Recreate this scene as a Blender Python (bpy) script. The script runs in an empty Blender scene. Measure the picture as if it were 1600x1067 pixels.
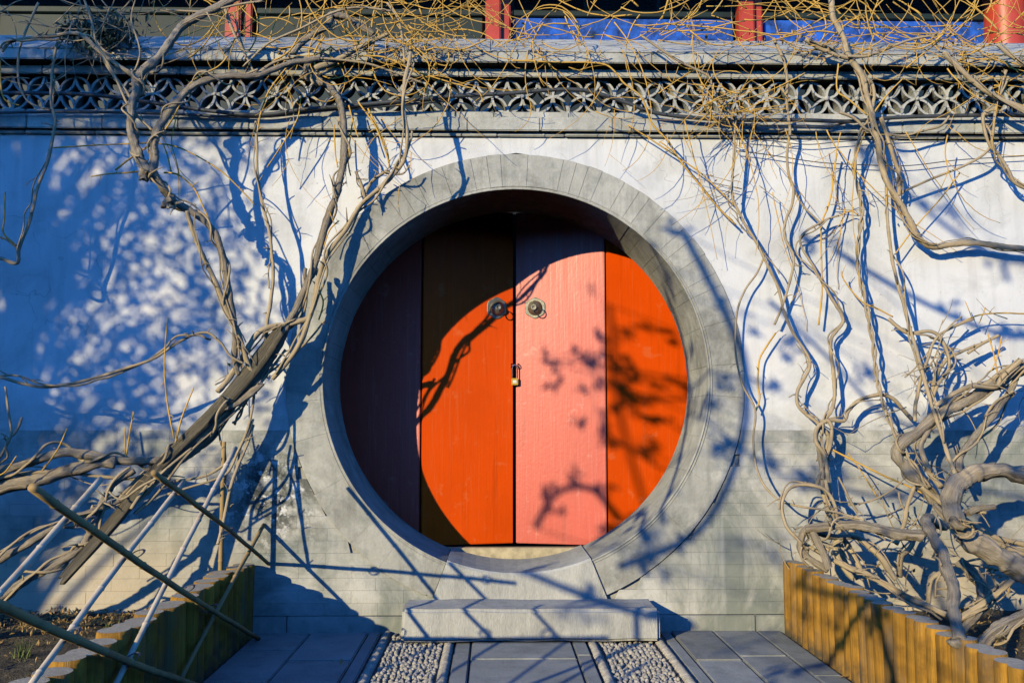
import bpy, bmesh, math, random
from mathutils import Vector, Matrix, Euler, noise
R = math.radians
random.seed(7)
SC = bpy.context.scene
COL = SC.collection

# ------------------------------------------------------------------ camera
F = 1470.0                      # focal length in pixels of a 1600 px wide picture
CAM = Vector((-0.135, -5.5, 1.164))
CEUL = Euler((R(90 + 5.09), 0, R(-1.13)), 'XYZ')
cd = bpy.data.cameras.new('camera'); cam = bpy.data.objects.new('camera', cd); COL.objects.link(cam)
cam.location = CAM; cam.rotation_euler = CEUL
cd.sensor_width = 36; cd.lens = 36 * F / 1600; cd.clip_end = 2000; cd.clip_start = 0.05
SC.camera = cam
CM = CEUL.to_matrix()
SC.render.resolution_x = 1024; SC.render.resolution_y = 682

# ------------------------------------------------------------------ sky, sun, exposure
SUN = Vector((0.76, 1.0, -0.387)).normalized()      # the way the light travels
el = math.asin(-SUN.z); rot = math.atan2(-SUN.x, -SUN.y)
W = bpy.data.worlds.new('World'); SC.world = W; W.use_nodes = True
wn = W.node_tree; bg = wn.nodes['Background']
sky = wn.nodes.new('ShaderNodeTexSky'); sky.sky_type = 'NISHITA'; sky.sun_disc = False
sky.sun_elevation = el; sky.sun_rotation = rot
sky.air_density = 1.0; sky.dust_density = 0.0; sky.ozone_density = 10.0; sky.altitude = 3000
tint = wn.nodes.new('ShaderNodeMix'); tint.data_type = 'RGBA'; tint.blend_type = 'MULTIPLY'; tint.inputs[0].default_value = 1.0
tint.inputs[7].default_value = (0.72, 1.03, 1.10, 1)          # deep winter blue over the whole sky
wn.links.new(sky.outputs[0], tint.inputs[6]); wn.links.new(tint.outputs[2], bg.inputs[0]); bg.inputs[1].default_value = 0.15
sl = bpy.data.lights.new('sun', 'SUN'); sl.energy = 2.0; sl.angle = R(0.53); sl.color = (1.0, 0.865, 0.53)
so = bpy.data.objects.new('sun', sl); COL.objects.link(so); so.location = (-8, -10, 8)
so.rotation_euler = SUN.to_track_quat('-Z', 'Y').to_euler()
vs = SC.view_settings
vs.view_transform = 'Standard'; vs.look = 'None'; vs.gamma = 1.0; vs.use_curve_mapping = False; vs.exposure = 1.23
SC.cycles.max_bounces = 6; SC.cycles.diffuse_bounces = 0; SC.cycles.glossy_bounces = 3

# ------------------------------------------------------------------ helpers
def ray(px, py):
    return CM @ Vector(((px - 800) / F, -(py - 533.5) / F, -1))
def P(px, py, d=0.0):                      # point seen at a pixel, d metres in front of the wall face
    v = ray(px, py); t = (-d - CAM.y) / v.y
    return CAM + v * t
def PX(px, py, X):                         # point seen at a pixel on the plane x = X
    v = ray(px, py); t = (X - CAM.x) / v.x
    return CAM + v * t
def Zy(py, d=0.0): return P(800, py, d).z

def tag(o, label=None, cat=None, group=None, kind=None):
    if label: o['label'] = label
    if cat: o['category'] = cat
    if group: o['group'] = group
    if kind: o['kind'] = kind
    return o
def empty(name, loc=(0, 0, 0), **k):
    o = bpy.data.objects.new(name, None); COL.objects.link(o); o.location = loc
    o.empty_display_size = 0.1
    return tag(o, **k)
def link(name, me, parent=None, loc=None, rotz=0, **k):
    o = bpy.data.objects.new(name, me); COL.objects.link(o)
    if parent is not None:
        o.parent = parent
        o.matrix_parent_inverse = Matrix.Translation(-Vector(parent_world(parent)))
    if loc is not None: o.location = loc
    if rotz: o.rotation_euler.z = rotz
    return tag(o, **k)
def parent_world(p):
    v = Vector(p.location); q = p
    while q.parent is not None:
        v = v.copy(); break
    return v
def mesh(name, verts, faces, m=None, smooth=False, uvs=None):
    me = bpy.data.meshes.new(name); me.from_pydata([tuple(v) for v in verts], [], faces)
    if m is not None:
        for x in (m if isinstance(m, (list, tuple)) else [m]): me.materials.append(x)
    if smooth: me.polygons.foreach_set('use_smooth', [True] * len(me.polygons))
    if uvs is not None:
        l = me.uv_layers.new(name='UVMap')
        fl = []
        for p in me.polygons:
            for li in p.loop_indices: fl.extend(uvs[me.loops[li].vertex_index])
        l.data.foreach_set('uv', fl)
    me.update()
    return me
def from_bm(name, bm, m, smooth=False):
    bmesh.ops.recalc_face_normals(bm, faces=bm.faces)
    me = bpy.data.meshes.new(name); bm.to_mesh(me); bm.free()
    for x in (m if isinstance(m, (list, tuple)) else [m]): me.materials.append(x)
    if smooth: me.polygons.foreach_set('use_smooth', [True] * len(me.polygons))
    return me
def bbox(bm, x0, x1, y0, y1, z0, z1, bev=0.0, seg=1):
    vs_ = [bm.verts.new(p) for p in ((x0,y0,z0),(x1,y0,z0),(x1,y1,z0),(x0,y1,z0),(x0,y0,z1),(x1,y0,z1),(x1,y1,z1),(x0,y1,z1))]
    fs = [bm.faces.new([vs_[i] for i in f]) for f in ((0,3,2,1),(4,5,6,7),(0,1,5,4),(1,2,6,5),(2,3,7,6),(3,0,4,7))]
    if bev > 0:
        es = list({e for f in fs for e in f.edges})
        bmesh.ops.bevel(bm, geom=es, offset=bev, segments=seg, affect='EDGES', clamp_overlap=True)
def boxmesh(name, x0, x1, y0, y1, z0, z1, m, bev=0.0, seg=1):
    bm = bmesh.new(); bbox(bm, x0, x1, y0, y1, z0, z1, bev, seg)
    return from_bm(name, bm, m)
class Acc:                                  # collects raw geometry for one mesh
    def __init__(s): s.v = []; s.f = []; s.uv = []
    def mesh(s, name, m, smooth=True):
        return mesh(name, s.v, s.f, m, smooth, s.uv if len(s.uv) == len(s.v) and s.uv else None)

def catmull(pts, vals, n):
    out = []; ov = []
    k = len(pts)
    for i in range(k - 1):
        p0 = pts[max(i - 1, 0)]; p1 = pts[i]; p2 = pts[i + 1]; p3 = pts[min(i + 2, k - 1)]
        for j in range(n):
            t = j / n; t2 = t * t; t3 = t2 * t
            out.append(0.5 * ((2 * p1) + (p2 - p0) * t + (2 * p0 - 5 * p1 + 4 * p2 - p3) * t2 + (3 * p1 - p0 - 3 * p2 + p3) * t3))
            ov.append(vals[i] * (1 - t) + vals[i + 1] * t)
    out.append(pts[-1].copy()); ov.append(vals[-1])
    return out, ov
def tube(acc, pts, rad, sides=8, rough=0.12, cap=True, seed=0.0, squash=None):
    base = len(acc.v)
    n = len(pts)
    up = Vector((0.13, 0.27, 0.95))
    t0 = (pts[1] - pts[0]).normalized()
    nrm = t0.cross(up)
    if nrm.length < 1e-3: nrm = t0.cross(Vector((1, 0, 0)))
    nrm.normalize()
    L = 0.0
    for i in range(n):
        t = (pts[min(i + 1, n - 1)] - pts[max(i - 1, 0)])
        if t.length < 1e-9: t = t0
        t = t.normalized()
        nrm = (nrm - t * nrm.dot(t))
        if nrm.length < 1e-6: nrm = t.orthogonal()
        nrm.normalize(); b = t.cross(nrm)
        if i: L += (pts[i] - pts[i - 1]).length
        for k in range(sides):
            a = 2 * math.pi * k / sides
            d = nrm * math.cos(a) + b * math.sin(a)
            r = rad[i]
            if rough:
                q = pts[i] / (r * 4 + 0.004) + d * 1.1 + Vector((seed, seed * 1.7, 0))
                r *= 1 + rough * noise.noise(q) * 1.6
                if sides >= 10: r *= 1 + rough * 1.1 * noise.noise(Vector((math.cos(a) * 2.4 + seed, math.sin(a) * 2.4, L * 5))) + rough * 0.6 * noise.noise(Vector((math.cos(a) * 6, math.sin(a) * 6 + seed, L * 14)))
            acc.v.append(pts[i] + d * r); acc.uv.append((L, k / sides))
    for i in range(n - 1):
        for k in range(sides):
            k2 = (k + 1) % sides
            acc.f.append((base + i * sides + k, base + i * sides + k2, base + (i + 1) * sides + k2, base + (i + 1) * sides + k))
    if cap:
        acc.f.append(tuple(base + k for k in range(sides))[::-1])
        acc.f.append(tuple(base + (n - 1) * sides + k for k in range(sides)))

# ------------------------------------------------------------------ materials
def newmat(name):
    m = bpy.data.materials.new(name); m.use_nodes = True
    nt = m.node_tree; b = nt.nodes['Principled BSDF']
    return m, nt, b
def N(nt, t, **kw):
    n = nt.nodes.new(t)
    for k, v in kw.items():
        if k.startswith('i_'): n.inputs[k[2:].replace('_', ' ')].default_value = v
        else: setattr(n, k, v)
    return n
def coords(nt, kind='pos', scale=(1, 1, 1)):
    if kind == 'pos': s = N(nt, 'ShaderNodeNewGeometry').outputs['Position']
    elif kind == 'uv': s = N(nt, 'ShaderNodeTexCoord').outputs['UV']
    else: s = N(nt, 'ShaderNodeTexCoord').outputs['Object']
    mp = N(nt, 'ShaderNodeMapping'); mp.inputs['Scale'].default_value = scale
    nt.links.new(s, mp.inputs[0])
    return mp.outputs[0]
def noise_f(nt, co, scale, detail=5, rough=0.6, lo=0.35, hi=0.65, dist=0.0):
    n = N(nt, 'ShaderNodeTexNoise'); n.inputs['Scale'].default_value = scale; n.inputs['Detail'].default_value = detail
    n.inputs['Roughness'].default_value = rough; n.inputs['Distortion'].default_value = dist
    nt.links.new(co, n.inputs['Vector'])
    mr = N(nt, 'ShaderNodeMapRange'); mr.inputs[1].default_value = lo; mr.inputs[2].default_value = hi
    nt.links.new(n.outputs[0], mr.inputs[0])
    return mr.outputs[0]
def mixc(nt, fac, a, b, blend='MIX'):
    n = N(nt, 'ShaderNodeMix', data_type='RGBA', blend_type=blend)
    for s, v in ((n.inputs[0], fac), (n.inputs[6], a), (n.inputs[7], b)):
        if isinstance(v, (tuple, list)): s.default_value = (*v[:3], 1)
        elif isinstance(v, (int, float)): s.default_value = v
        else: nt.links.new(v, s)
    return n.outputs[2]
def mathn(nt, op, a, b=None):
    n = N(nt, 'ShaderNodeMath', operation=op)
    for s, v in ((n.inputs[0], a), (n.inputs[1], b)):
        if v is None: continue
        if isinstance(v, (int, float)): s.default_value = v
        else: nt.links.new(v, s)
    return n.outputs[0]
def bumpit(nt, b, h, strength=0.4, dist=0.01, prev=None):
    n = N(nt, 'ShaderNodeBump'); n.inputs['Strength'].default_value = strength; n.inputs['Distance'].default_value = dist
    nt.links.new(h, n.inputs['Height'])
    if prev is not None: nt.links.new(prev, n.inputs['Normal'])
    nt.links.new(n.outputs[0], b.inputs['Normal'])
    return n.outputs[0]
def objrand(nt, lo=0.8, hi=1.15):
    r = N(nt, 'ShaderNodeObjectInfo').outputs['Random']
    mr = N(nt, 'ShaderNodeMapRange'); mr.inputs[3].default_value = lo; mr.inputs[4].default_value = hi
    nt.links.new(r, mr.inputs[0]); return mr.outputs[0]
def stonemat(name, c1, c2, c3=None, scale=4, fine=70, rough=0.9, bump=0.35, bdist=0.006, vary=None, stretch=(1, 1, 1), kind='pos', streak=0.0, speck=0.35, blotch=0.0):
    m, nt, b = newmat(name)
    co = coords(nt, kind, stretch)
    c = mixc(nt, noise_f(nt, co, scale, 6), c1, c2)
    if c3: c = mixc(nt, noise_f(nt, co, scale * 2.7, 5, 0.65, 0.5, 0.7), c, c3)
    if streak:
        cs = coords(nt, 'pos', (9, 9, 0.7))
        c = mixc(nt, mathn(nt, 'MULTIPLY', noise_f(nt, cs, 2.2, 5, 0.6, 0.5, 0.75), streak), c, tuple(x * 0.45 for x in c1))
    if blotch:
        c = mixc(nt, mathn(nt, 'MULTIPLY', noise_f(nt, co, 1.7, 7, 0.68, 0.50, 0.66, 0.6), blotch), c, tuple(x * 0.5 for x in c1))
        c = mixc(nt, mathn(nt, 'MULTIPLY', noise_f(nt, co, 2.9, 7, 0.7, 0.54, 0.70, 0.4), blotch * 0.8), c, tuple(min(1, x * 1.3) for x in c2))
    f = noise_f(nt, co, fine, 4, 0.7, 0.25, 0.75)
    c = mixc(nt, speck, c, mixc(nt, f, tuple(x * 0.6 for x in c1), tuple(min(1, x * 1.35) for x in c2)))
    if vary:
        v = N(nt, 'ShaderNodeMix', data_type='RGBA', blend_type='MULTIPLY'); v.inputs[0].default_value = 1
        cc = N(nt, 'ShaderNodeCombineColor'); r = objrand(nt, *vary)
        for k in range(3): nt.links.new(r, cc.inputs[k])
        nt.links.new(c, v.inputs[6]); nt.links.new(cc.outputs[0], v.inputs[7]); c = v.outputs[2]
    nt.links.new(c, b.inputs['Base Color'])
    b.inputs['Roughness'].default_value = rough
    b.inputs['Specular IOR Level'].default_value = 0.25
    h = mathn(nt, 'ADD', f, noise_f(nt, co, scale * 4, 5, 0.6, 0.2, 0.8))
    bumpit(nt, b, h, bump, bdist)
    return m

M = {}
# white limewash with soot, pink undercoat, streaks and hairline cracks
m, nt, b = newmat('plaster'); co = coords(nt)
c = mixc(nt, noise_f(nt, co, 1.1, 6, 0.6, 0.35, 0.7), (0.82, 0.81, 0.79), (0.64, 0.645, 0.64))
c = mixc(nt, mathn(nt, 'MULTIPLY', noise_f(nt, co, 2.6, 7, 0.66, 0.50, 0.72, 0.5), 0.7), c, (0.47, 0.47, 0.455))
c = mixc(nt, mathn(nt, 'MULTIPLY', noise_f(nt, co, 1.7, 4, 0.5, 0.55, 0.75), 0.35), c, (0.78, 0.66, 0.60))
cs = coords(nt, 'pos', (6, 6, 0.55))
c = mixc(nt, mathn(nt, 'MULTIPLY', noise_f(nt, cs, 2.3, 6, 0.6, 0.5, 0.78), 0.45), c, (0.42, 0.42, 0.41))
c = mixc(nt, mathn(nt, 'MULTIPLY', noise_f(nt, co, 55, 3, 0.6, 0.68, 0.74), 0.6), c, (0.25, 0.24, 0.22))
v = N(nt, 'ShaderNodeTexVoronoi', feature='DISTANCE_TO_EDGE'); v.inputs['Scale'].default_value = 1.4
nd = N(nt, 'ShaderNodeTexNoise'); nd.inputs['Scale'].default_value = 5; nt.links.new(co, nd.inputs['Vector'])
va = N(nt, 'ShaderNodeVectorMath', operation='MULTIPLY_ADD'); va.inputs[1].default_value = (0.5, 0.5, 0.5)
nt.links.new(nd.outputs['Color'], va.inputs[0]); nt.links.new(co, va.inputs[2]); nt.links.new(va.outputs[0], v.inputs['Vector'])
mr = N(nt, 'ShaderNodeMapRange'); mr.inputs[1].default_value = 0.0; mr.inputs[2].default_value = 0.006; mr.inputs[3].default_value = 0.45; mr.inputs[4].default_value = 0
nt.links.new(v.outputs['Distance'], mr.inputs[0])
c = mixc(nt, mathn(nt, 'MULTIPLY', mr.outputs[0], noise_f(nt, co, 1.3, 2, 0.5, 0.5, 0.6)), c, (0.25, 0.24, 0.23))
sx = N(nt, 'ShaderNodeSeparateXYZ'); nt.links.new(N(nt, 'ShaderNodeNewGeometry').outputs['Position'], sx.inputs[0])
wz = N(nt, 'ShaderNodeMapRange'); wz.inputs[1].default_value = Zy(672) + 0.16; wz.inputs[2].default_value = Zy(672); nt.links.new(sx.outputs[2], wz.inputs[0])
c = mixc(nt, mathn(nt, 'MULTIPLY', wz.outputs[0], noise_f(nt, co, 6, 6, 0.7, 0.38, 0.62)), c, (0.47, 0.455, 0.41))
nt.links.new(c, b.inputs['Base Color']); b.inputs['Roughness'].default_value = 0.95; b.inputs['Specular IOR Level'].default_value = 0.15
h = mathn(nt, 'ADD', noise_f(nt, co, 9, 6, 0.6, 0.2, 0.8), mathn(nt, 'MULTIPLY', noise_f(nt, co, 90, 4, 0.6, 0.2, 0.8), 0.3))
bumpit(nt, b, h, 0.3, 0.008); M['plaster'] = m

# grey brick of the dado, with whitewash rubbed over it and an earth-stained skirt at the beds
m, nt, b = newmat('dado_brick'); co = coords(nt)
c = mixc(nt, noise_f(nt, co, 3.0, 6), (0.41, 0.40, 0.355), (0.55, 0.53, 0.47))
vv = N(nt, 'ShaderNodeMix', data_type='RGBA', blend_type='MULTIPLY'); vv.inputs[0].default_value = 1
cc = N(nt, 'ShaderNodeCombineColor'); r = objrand(nt, 0.88, 1.07)
for k in range(3): nt.links.new(r, cc.inputs[k])
nt.links.new(c, vv.inputs[6]); nt.links.new(cc.outputs[0], vv.inputs[7]); c = vv.outputs[2]
c = mixc(nt, mathn(nt, 'MULTIPLY', noise_f(nt, co, 2.1, 6, 0.70, 0.48, 0.64, 0.5), 0.75), c, (0.66, 0.64, 0.59))
c = mixc(nt, mathn(nt, 'MULTIPLY', noise_f(nt, co, 5, 6, 0.65, 0.52, 0.70), 0.7), c, (0.20, 0.225, 0.20))
c = mixc(nt, mathn(nt, 'MULTIPLY', noise_f(nt, co, 1.3, 7, 0.70, 0.46, 0.60, 0.8), 0.85), c, (0.21, 0.235, 0.21))
c = mixc(nt, mathn(nt, 'MULTIPLY', noise_f(nt, coords(nt, 'pos', (7, 7, 0.8)), 1.6, 5, 0.6, 0.52, 0.7), 0.5), c, (0.55, 0.54, 0.50))
sx = N(nt, 'ShaderNodeSeparateXYZ'); nt.links.new(N(nt, 'ShaderNodeNewGeometry').outputs['Position'], sx.inputs[0])
lowz = N(nt, 'ShaderNodeMapRange'); lowz.inputs[1].default_value = 0.62; lowz.inputs[2].default_value = 0.34; nt.links.new(sx.outputs[2], lowz.inputs[0])
ax = N(nt, 'ShaderNodeMapRange'); ax.inputs[1].default_value = 1.5; ax.inputs[2].default_value = 1.75
nt.links.new(mathn(nt, 'ABSOLUTE', sx.outputs[0]), ax.inputs[0])
sk = mathn(nt, 'MULTIPLY', mathn(nt, 'MULTIPLY', lowz.outputs[0], ax.outputs[0]), noise_f(nt, co, 2.5, 5, 0.6, 0.25, 0.5))
c = mixc(nt, mathn(nt, 'MULTIPLY', sk, 0.9), c, (0.60, 0.50, 0.36))
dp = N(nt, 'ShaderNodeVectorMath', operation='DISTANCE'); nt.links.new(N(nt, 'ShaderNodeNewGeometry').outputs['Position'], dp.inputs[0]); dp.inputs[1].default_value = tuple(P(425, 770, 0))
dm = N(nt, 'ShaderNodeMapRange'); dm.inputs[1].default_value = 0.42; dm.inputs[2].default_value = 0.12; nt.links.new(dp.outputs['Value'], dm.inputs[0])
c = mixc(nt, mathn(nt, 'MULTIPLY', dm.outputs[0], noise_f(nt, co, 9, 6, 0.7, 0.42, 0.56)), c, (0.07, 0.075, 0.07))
c = mixc(nt, mathn(nt, 'MULTIPLY', dm.outputs[0], noise_f(nt, co, 13, 6, 0.7, 0.54, 0.60)), c, (0.75, 0.74, 0.72))
nt.links.new(c, b.inputs['Base Color']); b.inputs['Roughness'].default_value = 0.92; b.inputs['Specular IOR Level'].default_value = 0.2
h = mathn(nt, 'ADD', noise_f(nt, co, 14, 6, 0.6, 0.2, 0.8), mathn(nt, 'MULTIPLY', noise_f(nt, co, 110, 4, 0.6, 0.2, 0.8), 0.5))
bumpit(nt, b, h, 0.35, 0.008); M['brick'] = m

M['mortar'] = stonemat('mortar', (0.35, 0.345, 0.31), (0.46, 0.445, 0.395), scale=6)
M['ring'] = stonemat('ring_stone', (0.37, 0.365, 0.325), (0.53, 0.515, 0.455), (0.29, 0.30, 0.27), scale=2.2, fine=60, vary=(0.95, 1.04), streak=0.6, bump=0.35, speck=0.15, blotch=0.95)
M['cornice'] = stonemat('cornice_stone', (0.40, 0.395, 0.35), (0.56, 0.545, 0.48), (0.31, 0.315, 0.285), scale=3, vary=(0.88, 1.1), streak=0.35, speck=0.2, blotch=0.5)
M['lattice'] = stonemat('lattice_tile', (0.40, 0.40, 0.37), (0.56, 0.55, 0.51), (0.28, 0.285, 0.27), scale=9, vary=(0.8, 1.15))
M['step'] = stonemat('step_stone', (0.43, 0.425, 0.395), (0.60, 0.585, 0.53), (0.32, 0.33, 0.31), scale=4, fine=120, stretch=(1.6, 1, 0.35), bump=0.4, bdist=0.01, blotch=0.6)
M['slab'] = stonemat('paving_slab', (0.27, 0.29, 0.28), (0.40, 0.405, 0.385), (0.20, 0.215, 0.21), scale=3.0, fine=90, vary=(0.8, 1.15), blotch=0.7, rough=0.8, bump=0.3)
M['pebble'] = stonemat('pebble', (0.26, 0.24, 0.20), (0.60, 0.54, 0.45), (0.16, 0.165, 0.16), scale=26, fine=140, rough=0.7, bump=0.15)
M['soil'] = stonemat('soil', (0.10, 0.082, 0.055), (0.20, 0.165, 0.11), (0.30, 0.24, 0.15), scale=9, fine=60, bump=0.9, bdist=0.03, rough=1)
M['grit'] = stonemat('grit', (0.07, 0.068, 0.065), (0.12, 0.115, 0.105), scale=12, fine=90, bump=0.6)

def barkmat(name, c1, c2, c3, su=18, sv=3.0, bump=0.7, bd=0.006, vary=None, soil=False):
    m, nt, b = newmat(name)
    tc = N(nt, 'ShaderNodeTexCoord').outputs['UV']
    mp = N(nt, 'ShaderNodeMapping'); mp.inputs['Scale'].default_value = (su, sv, 1); nt.links.new(tc, mp.inputs[0])
    sep = N(nt, 'ShaderNodeSeparateXYZ'); nt.links.new(mp.outputs[0], sep.inputs[0])
    # wrap the angle so the bark has no seam
    an = mathn(nt, 'MULTIPLY', sep.outputs[1], 2 * math.pi / sv)
    cx = N(nt, 'ShaderNodeCombineXYZ')
    nt.links.new(mathn(nt, 'MULTIPLY', mathn(nt, 'COSINE', an), sv), cx.inputs[0])
    nt.links.new(mathn(nt, 'MULTIPLY', mathn(nt, 'SINE', an), sv), cx.inputs[1])
    nt.links.new(sep.outputs[0], cx.inputs[2])
    add = N(nt, 'ShaderNodeVectorMath', operation='ADD'); nt.links.new(cx.outputs[0], add.inputs[0])
    orn = N(nt, 'ShaderNodeObjectInfo').outputs['Random']
    nt.links.new(mathn(nt, 'MULTIPLY', orn, 40), add.inputs[1])
    co = add.outputs[0]
    f1 = noise_f(nt, co, 1.0, 6, 0.65, 0.3, 0.7)
    c = mixc(nt, f1, c1, c2)
    c = mixc(nt, noise_f(nt, coords(nt), 7, 5, 0.6, 0.5, 0.68), c, c3)
    if vary:
        vv = N(nt, 'ShaderNodeMapRange'); vv.inputs[3].default_value = vary[0]; vv.inputs[4].default_value = vary[1]; nt.links.new(orn, vv.inputs[0])
        cc = N(nt, 'ShaderNodeCombineColor')
        for k in range(3): nt.links.new(vv.outputs[0], cc.inputs[k])
        c = mixc(nt, 1.0, c, cc.outputs[0], 'MULTIPLY')
        c = mixc(nt, mathn(nt, 'MULTIPLY', noise_f(nt, coords(nt, 'pos', (1, 1, 0.35)), 9, 5, 0.65, 0.5, 0.7), 0.7), c, (0.16, 0.14, 0.11))
    if soil:
        sz = N(nt, 'ShaderNodeSeparateXYZ'); nt.links.new(N(nt, 'ShaderNodeNewGeometry').outputs['Position'], sz.inputs[0])
        zz = N(nt, 'ShaderNodeMapRange'); zz.inputs[1].default_value = 0.12; zz.inputs[2].default_value = 0.0; nt.links.new(sz.outputs[2], zz.inputs[0])
        c = mixc(nt, mathn(nt, 'MULTIPLY', zz.outputs[0], noise_f(nt, coords(nt), 14, 5, 0.6, 0.3, 0.6)), c, (0.09, 0.075, 0.05))
    nt.links.new(c, b.inputs['Base Color']); b.inputs['Roughness'].default_value = 0.85; b.inputs['Specular IOR Level'].default_value = 0.25
    bumpit(nt, b, mathn(nt, 'ADD', f1, mathn(nt, 'MULTIPLY', noise_f(nt, co, 4, 4, 0.6, 0.2, 0.8), 0.5)), bump, bd)
    return m
M['bark'] = barkmat('vine_bark', (0.24, 0.19, 0.135), (0.60, 0.49, 0.35), (0.42, 0.36, 0.27), su=9, sv=2.2, bump=0.9, bd=0.008)
M['stem'] = barkmat('vine_stem_bark', (0.33, 0.245, 0.145), (0.66, 0.51, 0.31), (0.48, 0.38, 0.24), su=14, sv=1.6, bump=0.6, bd=0.004)
M['twig'] = barkmat('vine_twig', (0.58, 0.31, 0.055), (0.82, 0.49, 0.10), (0.66, 0.42, 0.13), su=25, sv=1.0, bump=0.3, bd=0.002)
M['dead'] = barkmat('dead_wood', (0.12, 0.10, 0.07), (0.36, 0.30, 0.20), (0.22, 0.195, 0.135), su=3.0, sv=7, bump=1.0, bd=0.012)
M['bamboo'] = barkmat('bamboo', (0.34, 0.22, 0.09), (0.50, 0.34, 0.15), (0.26, 0.17, 0.08), su=3, sv=3, bump=0.15, bd=0.003)
M['bamboo_pale'] = barkmat('bamboo_weathered', (0.58, 0.47, 0.34), (0.74, 0.62, 0.47), (0.44, 0.35, 0.25), su=3, sv=3, bump=0.2, bd=0.003)
M['log'] = barkmat('log_side', (0.36, 0.175, 0.025), (0.64, 0.32, 0.04), (0.25, 0.125, 0.022), su=2.2, sv=6, bump=0.6, bd=0.008, vary=(0.7, 1.1), soil=True)
M['log_end'] = stonemat('log_end_grain', (0.40, 0.34, 0.24), (0.52, 0.46, 0.35), (0.28, 0.24, 0.17), scale=25, fine=90)
def plain(name, col, rough=0.5, metal=0.0, spec=0.5, sc=12, var=0.25, bump=0.1):
    m, nt, b = newmat(name); co = coords(nt)
    c = mixc(nt, noise_f(nt, co, sc, 5), tuple(x * (1 - var) for x in col), tuple(min(1, x * (1 + var)) for x in col))
    nt.links.new(c, b.inputs['Base Color']); b.inputs['Roughness'].default_value = rough
    b.inputs['Metallic'].default_value = metal; b.inputs['Specular IOR Level'].default_value = spec
    if bump: bumpit(nt, b, noise_f(nt, co, sc * 6, 4), bump, 0.003)
    return m
M['pewter'] = plain('aged_metal', (0.23, 0.22, 0.18), 0.45, 0.6, sc=40, bump=0.3)
M['iron'] = plain('dark_iron', (0.05, 0.045, 0.04), 0.5, 0.7, sc=40)
M['steel'] = plain('steel', (0.6, 0.6, 0.6), 0.25, 1.0, sc=20, var=0.05, bump=0)
M['brass'] = plain('brass', (0.78, 0.48, 0.06), 0.35, 0.35, sc=20, var=0.1, bump=0)
M['label'] = plain('padlock_label', (0.8, 0.78, 0.75), 0.5, 0, sc=90, var=0.3, bump=0)
M['cable'] = plain('black_cable', (0.055, 0.06, 0.062), 0.55, 0, sc=15)
M['wire'] = plain('wire', (0.10, 0.10, 0.11), 0.5, 0.3)
M['sill'] = plain('sill_wood', (0.52, 0.43, 0.27), 0.7, sc=18)
M['dark'] = plain('dark_timber', (0.022, 0.02, 0.018), 0.8)
M['leaf'] = plain('dark_leaf', (0.035, 0.06, 0.03), 0.5, sc=30, var=0.5)
M['dryleaf'] = plain('dry_leaf', (0.40, 0.25, 0.09), 0.8, sc=30, var=0.4)
M['grass'] = plain('grass_blade', (0.12, 0.15, 0.035), 0.7, sc=20, var=0.4)
M['red'] = plain('red_lacquer', (0.50, 0.055, 0.025), 0.42, sc=5, var=0.15)
M['blue'] = plain('blue_paint', (0.012, 0.085, 0.42), 0.8, sc=9, var=0.75, bump=0.4)
M['teal'] = plain('dark_green', (0.007, 0.018, 0.017), 0.6, sc=3, var=0.4)
M['glass'] = plain('dark_window', (0.01, 0.012, 0.014), 0.12, sc=2, bump=0)
M['roof'] = plain('grey_roof_tile', (0.10, 0.105, 0.11), 0.8)

# lacquered door boards, fine vertical brush grain and worn specks
def doormat(name, base, worn, spec=0.2):
    m, nt, b = newmat(name)
    co = coords(nt)
    cs = coords(nt, 'pos', (40, 1, 1.2))
    c = mixc(nt, mathn(nt, 'MULTIPLY', noise_f(nt, co, 1.6, 5, 0.6, 0.4, 0.7), 0.5), base, tuple(x * 0.72 for x in base))
    c = mixc(nt, mathn(nt, 'MULTIPLY', noise_f(nt, cs, 2.0, 5, 0.65, 0.55, 0.8), 0.35), c, worn)
    c = mixc(nt, mathn(nt, 'MULTIPLY', noise_f(nt, co, 60, 4, 0.7, 0.70, 0.76), 0.7), c, worn)
    cd_ = coords(nt, 'pos', (14, 14, 1.0))
    c = mixc(nt, mathn(nt, 'MULTIPLY', noise_f(nt, cd_, 1.4, 6, 0.65, 0.56, 0.74), 0.45), c, tuple(x * 0.5 for x in base))
    c = mixc(nt, mathn(nt, 'MULTIPLY', noise_f(nt, co, 7, 7, 0.7, 0.60, 0.66), 0.3), c, worn)
    nt.links.new(c, b.inputs['Base Color'])
    rr = N(nt, 'ShaderNodeMapRange'); rr.inputs[3].default_value = 0.40; rr.inputs[4].default_value = 0.52
    nt.links.new(noise_f(nt, cs, 1.3, 4), rr.inputs[0]); nt.links.new(rr.outputs[0], b.inputs['Roughness'])
    b.inputs['Specular IOR Level'].default_value = spec
    bumpit(nt, b, mathn(nt, 'ADD', noise_f(nt, cs, 2.5, 4, 0.6, 0.2, 0.8), noise_f(nt, co, 45, 3, 0.6, 0.2, 0.8)), 0.12, 0.004)
    return m
M['door'] = doormat('door_lacquer', (0.92, 0.095, 0.002), (0.85, 0.24, 0.08), 0.12)
M['door_sheen'] = doormat('door_lacquer_sheen', (0.70, 0.075, 0.035), (0.76, 0.36, 0.30), 1.0)  # pinker colour on two leaves helps imitate the sun's sheen, with stronger gloss

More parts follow.
